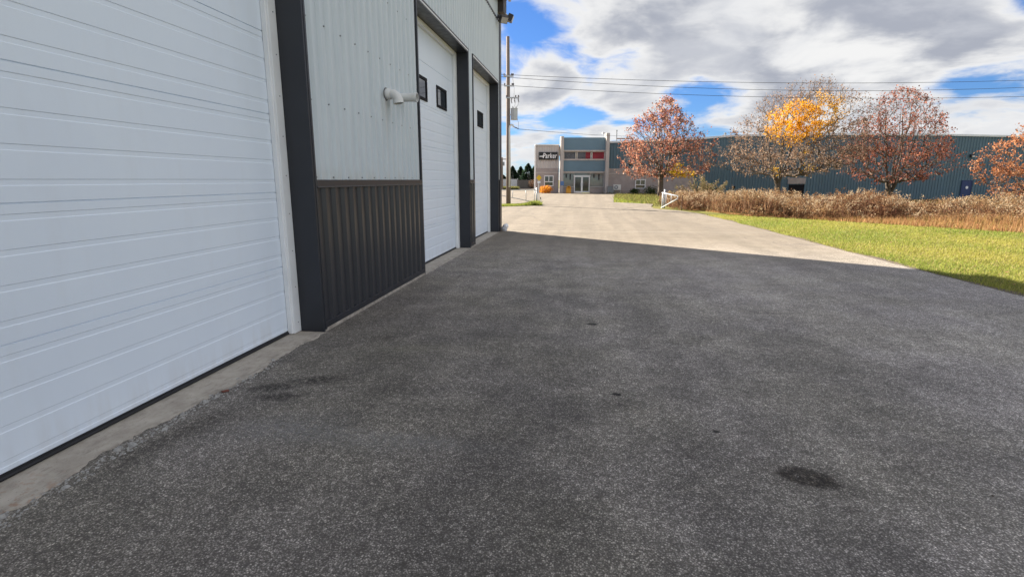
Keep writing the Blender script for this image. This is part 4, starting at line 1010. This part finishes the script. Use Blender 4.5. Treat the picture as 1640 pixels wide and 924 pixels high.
blades('gate_grass', q[:, 0], q[:, 1], rng.uniform(.04, .12, n) + tall * rng.random(n), np.full(n, .015), [(.17, .22, .04), (.24, .25, .05)], M['blade'], .4, 'thin strip of grass under the left gate', z=np.full(n, .004))
n = 5000; q = rng.random((n, 2)); p_ = [at(800 + 30 * a_, 300, 92 - 3 * b_) for a_, b_ in q]
blades('far_tufts', np.array([p.x for p in p_]), np.array([p.y for p in p_]), rng.uniform(.2, .6, n), np.full(n, .05), [(.13, .15, .05), (.20, .18, .07)], M['weed'], .3, 'rough grass along the foot of the whitish fence', z=np.zeros(n))

# dry weeds
def weedfield():
    n = 13000
    x = 4.6 + 27 * rng.random(n); dpt = rng.random(n) ** 1.1 * 6.0; y = wfy(x) + dpt
    u = x * Rh[0] + y * Rh[1]; v = x * Fh[0] + y * Fh[1]; ok = (u / v < 1.02) & ~inside(x, y, poly); x, y, dpt, u, v = x[ok], y[ok], dpt[ok], u[ok], v[ok]; n = len(x)
    z = terrain(x, y)
    patch = np.sin(x * 1.1 + 2 * np.sin(y * .6)) * .8 + np.sin(x * 3.1 + y * 1.3 + 1.5 * np.sin(x * 1.7)) * .7 + np.sin(x * 6.3 - y * 2.9) * .35
    ramp = sstep(0, .5 + 1.6 * sstep(8, 14, x), dpt + .35 * patch) * (.45 + .55 * sstep(4.4, 6.8, x))
    dip = 1 - .22 * np.exp(-((u - v * .76) / 1.0) ** 2)
    h = (.36 + .44 * ramp + .13 * patch * ramp + rng.normal(size=n) * .12) * dip; h = np.clip(h, .2, 1.5); h *= (1 - .2 * sstep(9, 16, x)*0)
    top = np.stack([x + rng.normal(size=n) * .12, y + rng.normal(size=n) * .12, z + h], 1); bot = np.stack([x, y, z], 1)
    C0, AX, AY, CO = [], [], [], []
    # stems (thin diamonds)
    d_ = top - bot; a = rng.uniform(0, 6.28, n); sx_ = np.stack([np.cos(a), np.sin(a), 0 * a], 1) * .013
    C0.append((top + bot) / 2); AX.append(sx_); AY.append(d_ / 2)
    CO.append(pal([(.17, .09, .055), (.24, .15, .09), (.12, .06, .04), (.30, .20, .12)], n))
    tone = np.clip(.5 + .4 * np.sin(x * .8 + 1.7) + .3 * np.sin(x * 2.9 + y) + rng.normal(size=n) * .2, 0, 1)[:, None]
    # leaves along the stem
    for k in range(9):
        f = rng.uniform(.12, .97, (n, 1)); c = bot + d_ * f + rng.normal(size=(n, 3)) * np.array([.055, .055, .02]); dr_ = rng.normal(size=(n, 3)); dr_[:, 2] -= .3; dr_ /= np.linalg.norm(dr_, axis=1, keepdims=True)
        s2 = np.cross(dr_, rng.normal(size=(n, 3))); s2 /= np.linalg.norm(s2, axis=1, keepdims=True); L = rng.uniform(.02, .055, (n, 1))
        C0.append(c); AY.append(dr_ * L); AX.append(s2 * L * .32)
        col = np.array([.14, .056, .034]) * (1 - tone) + np.array([.26, .135, .068]) * tone; CO.append(np.clip(col * (1 + rng.normal(size=(n, 1)) * .3), .02, .8))
    # seed heads
    fl = rng.random(n) < .62; tf = top[fl]; m_ = len(tf); pale = rng.random((m_, 1)) < (.22 + .45 * (np.sin(x[fl] * 3.3 + 2 * np.sin(y[fl] * 2.1)) > .55))[:, None]; kk = tone[fl]
    for k in range(12):
        c = tf + rng.normal(size=(m_, 3)) * np.array([.050, .050, .055]) - np.array([0, 0, .05 * rng.random()]); s1 = rdir(m_) * rng.uniform(.014, .034, (m_, 1)); s2 = np.cross(s1, rdir(m_)); s2 = s2 / (np.linalg.norm(s2, axis=1, keepdims=True) + 1e-6) * .024
        C0.append(c); AX.append(s1); AY.append(s2)
        base = np.where(pale, np.array([.42, .33, .22]), np.array([.19, .105, .055]) * (1 - kk) + np.array([.31, .205, .105]) * kk); CO.append(np.clip(base * (1 + rng.normal(size=(m_, 1)) * .18), .02, .9))
    o = quads('dry_weeds', np.concatenate(C0), np.concatenate(AX), np.concatenate(AY), np.concatenate(CO), M['weed']); tag(o, 'tall dry brown weeds with pale fluffy seed heads beyond the lawn', 'weeds', kind='stuff')
    # dry grass fringe in front
    n = 70000; x = 5.4 + 26 * rng.random(n); k = sstep(7.5, 15, x); y = wfy(x) + .15 - 2.3 * k * rng.random(n) ** 1.4 + 1.2 * rng.random(n) ** 1.5; ok = ~inside(x, y, poly); x, y = x[ok], y[ok]; n = len(x)
    hh = (.08 + .14 * k + .30 * k * sstep(-1.4, .3, y - wfy(x))) * rng.uniform(.5, 1.2, n)
    o = blades('dry_grass', x, y, hh, np.full(n, .010), [(.44, .25, .12), (.50, .33, .17), (.36, .18, .09), (.34, .26, .09)], M['weed'], .25, 'tan dry grass fringe along the front of the weeds')
weedfield()
# taller bushy weed by the teal wall
bp = at(1127, 330, 33); bb0 = (bp.x, bp.y, float(terrain(bp.x, bp.y)))
t = empty('tall_weed_bush', bb0, 0, 'taller greenish brown bush rising from the left end of the weeds', 'bush')
b = MB(); ends = []
for i in range(46):
    e = (random.gauss(0, .75), random.gauss(0, .6), random.uniform(1.1, 2.0)); e = (e[0], e[1], e[2] - abs(e[0]) * .45); ends.append(e); b.tube([(e[0] * .25, e[1] * .25, 0), (e[0] * .6, e[1] * .6, e[2] * .55), e], [.012, .009, .004], 3, cap=False)
b.build('stem', M['bark'], t); ends = np.array(ends); n = 7000; ii = rng.integers(0, len(ends), n); f = rng.uniform(.35, 1.02, (n, 1)); p = ends[ii] * np.concatenate([f ** .9, f ** .9, f], 1) + rng.normal(size=(n, 3)) * .06
s1 = rdir(n) * .04; s2 = np.cross(s1, rdir(n)); s2 = s2 / np.linalg.norm(s2, axis=1, keepdims=True) * .028
quads('foliage', p, s1, s2, pal([(.16, .13, .06), (.24, .17, .09), (.13, .13, .05), (.35, .27, .18)], n), M['weed'], t)
# coarse grass between the weeds and the factory
n = 60000; v = 34 + 32 * rng.random(n); u = 9 + 62 * rng.random(n); xx = Rh[0] * u + Fh[0] * v; yy = Rh[1] * u + Fh[1] * v; ok = ~inside(xx, yy, poly) & (u / v < 1.05); xx, yy = xx[ok], yy[ok]
blades('rough_grass', xx, yy, rng.uniform(.08, .28, len(xx)), np.full(len(xx), .035), [(.16, .15, .05), (.22, .19, .07), (.12, .13, .04)], M['weed'], .4, 'rough grass between the weeds and the factory wall')

# loose grit and a few dead leaves on the paving
g_ = MB(); r = random.Random(77)
for i in range(1500):
    y = 1.2 + 9 * r.random() ** 1.6; x = r.uniform(-2.6, min(5.6, .6 + y * 1.1)); q = r.uniform(.0022, .0052) * (1.5 if r.random() < .06 else 1)
    a = r.uniform(0, 6.28); n0 = len(g_.v); ca, sa = math.cos(a), math.sin(a)
    pts_ = [(x + q * ca, y + q * sa, 0), (x - q * sa * .8, y + q * ca * .8, 0), (x - q * ca, y - q * sa, 0), (x + q * sa * .7, y - q * ca * .7, 0), (x, y, q * 1.1)]
    g_.v += pts_
    for k in range(4): g_.f.append((n0 + k, n0 + (k + 1) % 4, n0 + 4)); g_.m.append(0 if r.random() < .75 else 1)
tag(g_.build('loose_grit', [M['stone'], M['dirt']]), 'fine loose grit scattered over the shaded asphalt', 'grit', kind='stuff')
n = 420; q = rng.random((n, 2)); a = rng.uniform(0, 6.28, n); rr = rng.random(n) ** .6 * 5.5
lx = B1[0] + rr * np.cos(a); ly = B1[1] + rr * np.sin(a) - 1.5
px_ = 6.2 + 9 * q[:, 0]; py_ = 9 + 16 * q[:, 1]; k = rng.random(n) < .35; lx[k] = px_[k]; ly[k] = py_[k]
c = np.stack([lx, ly, terrain(lx, ly) + .05], 1); ok = ~inside(lx, ly, poly); c = c[ok]; m_ = len(c)
u1 = rdir(m_) * np.array([1, 1, .25]) * .035; u2 = np.cross(u1, np.array([0, 0, 1.0])) * .8 + rdir(m_) * .006
tag(quads('fallen_leaves', c, u1, u2, pal([(.33, .17, .08), (.42, .24, .12), (.25, .11, .06)], m_), M['leaf']), 'scattered fallen brown leaves on the grass', 'leaves', kind='stuff')
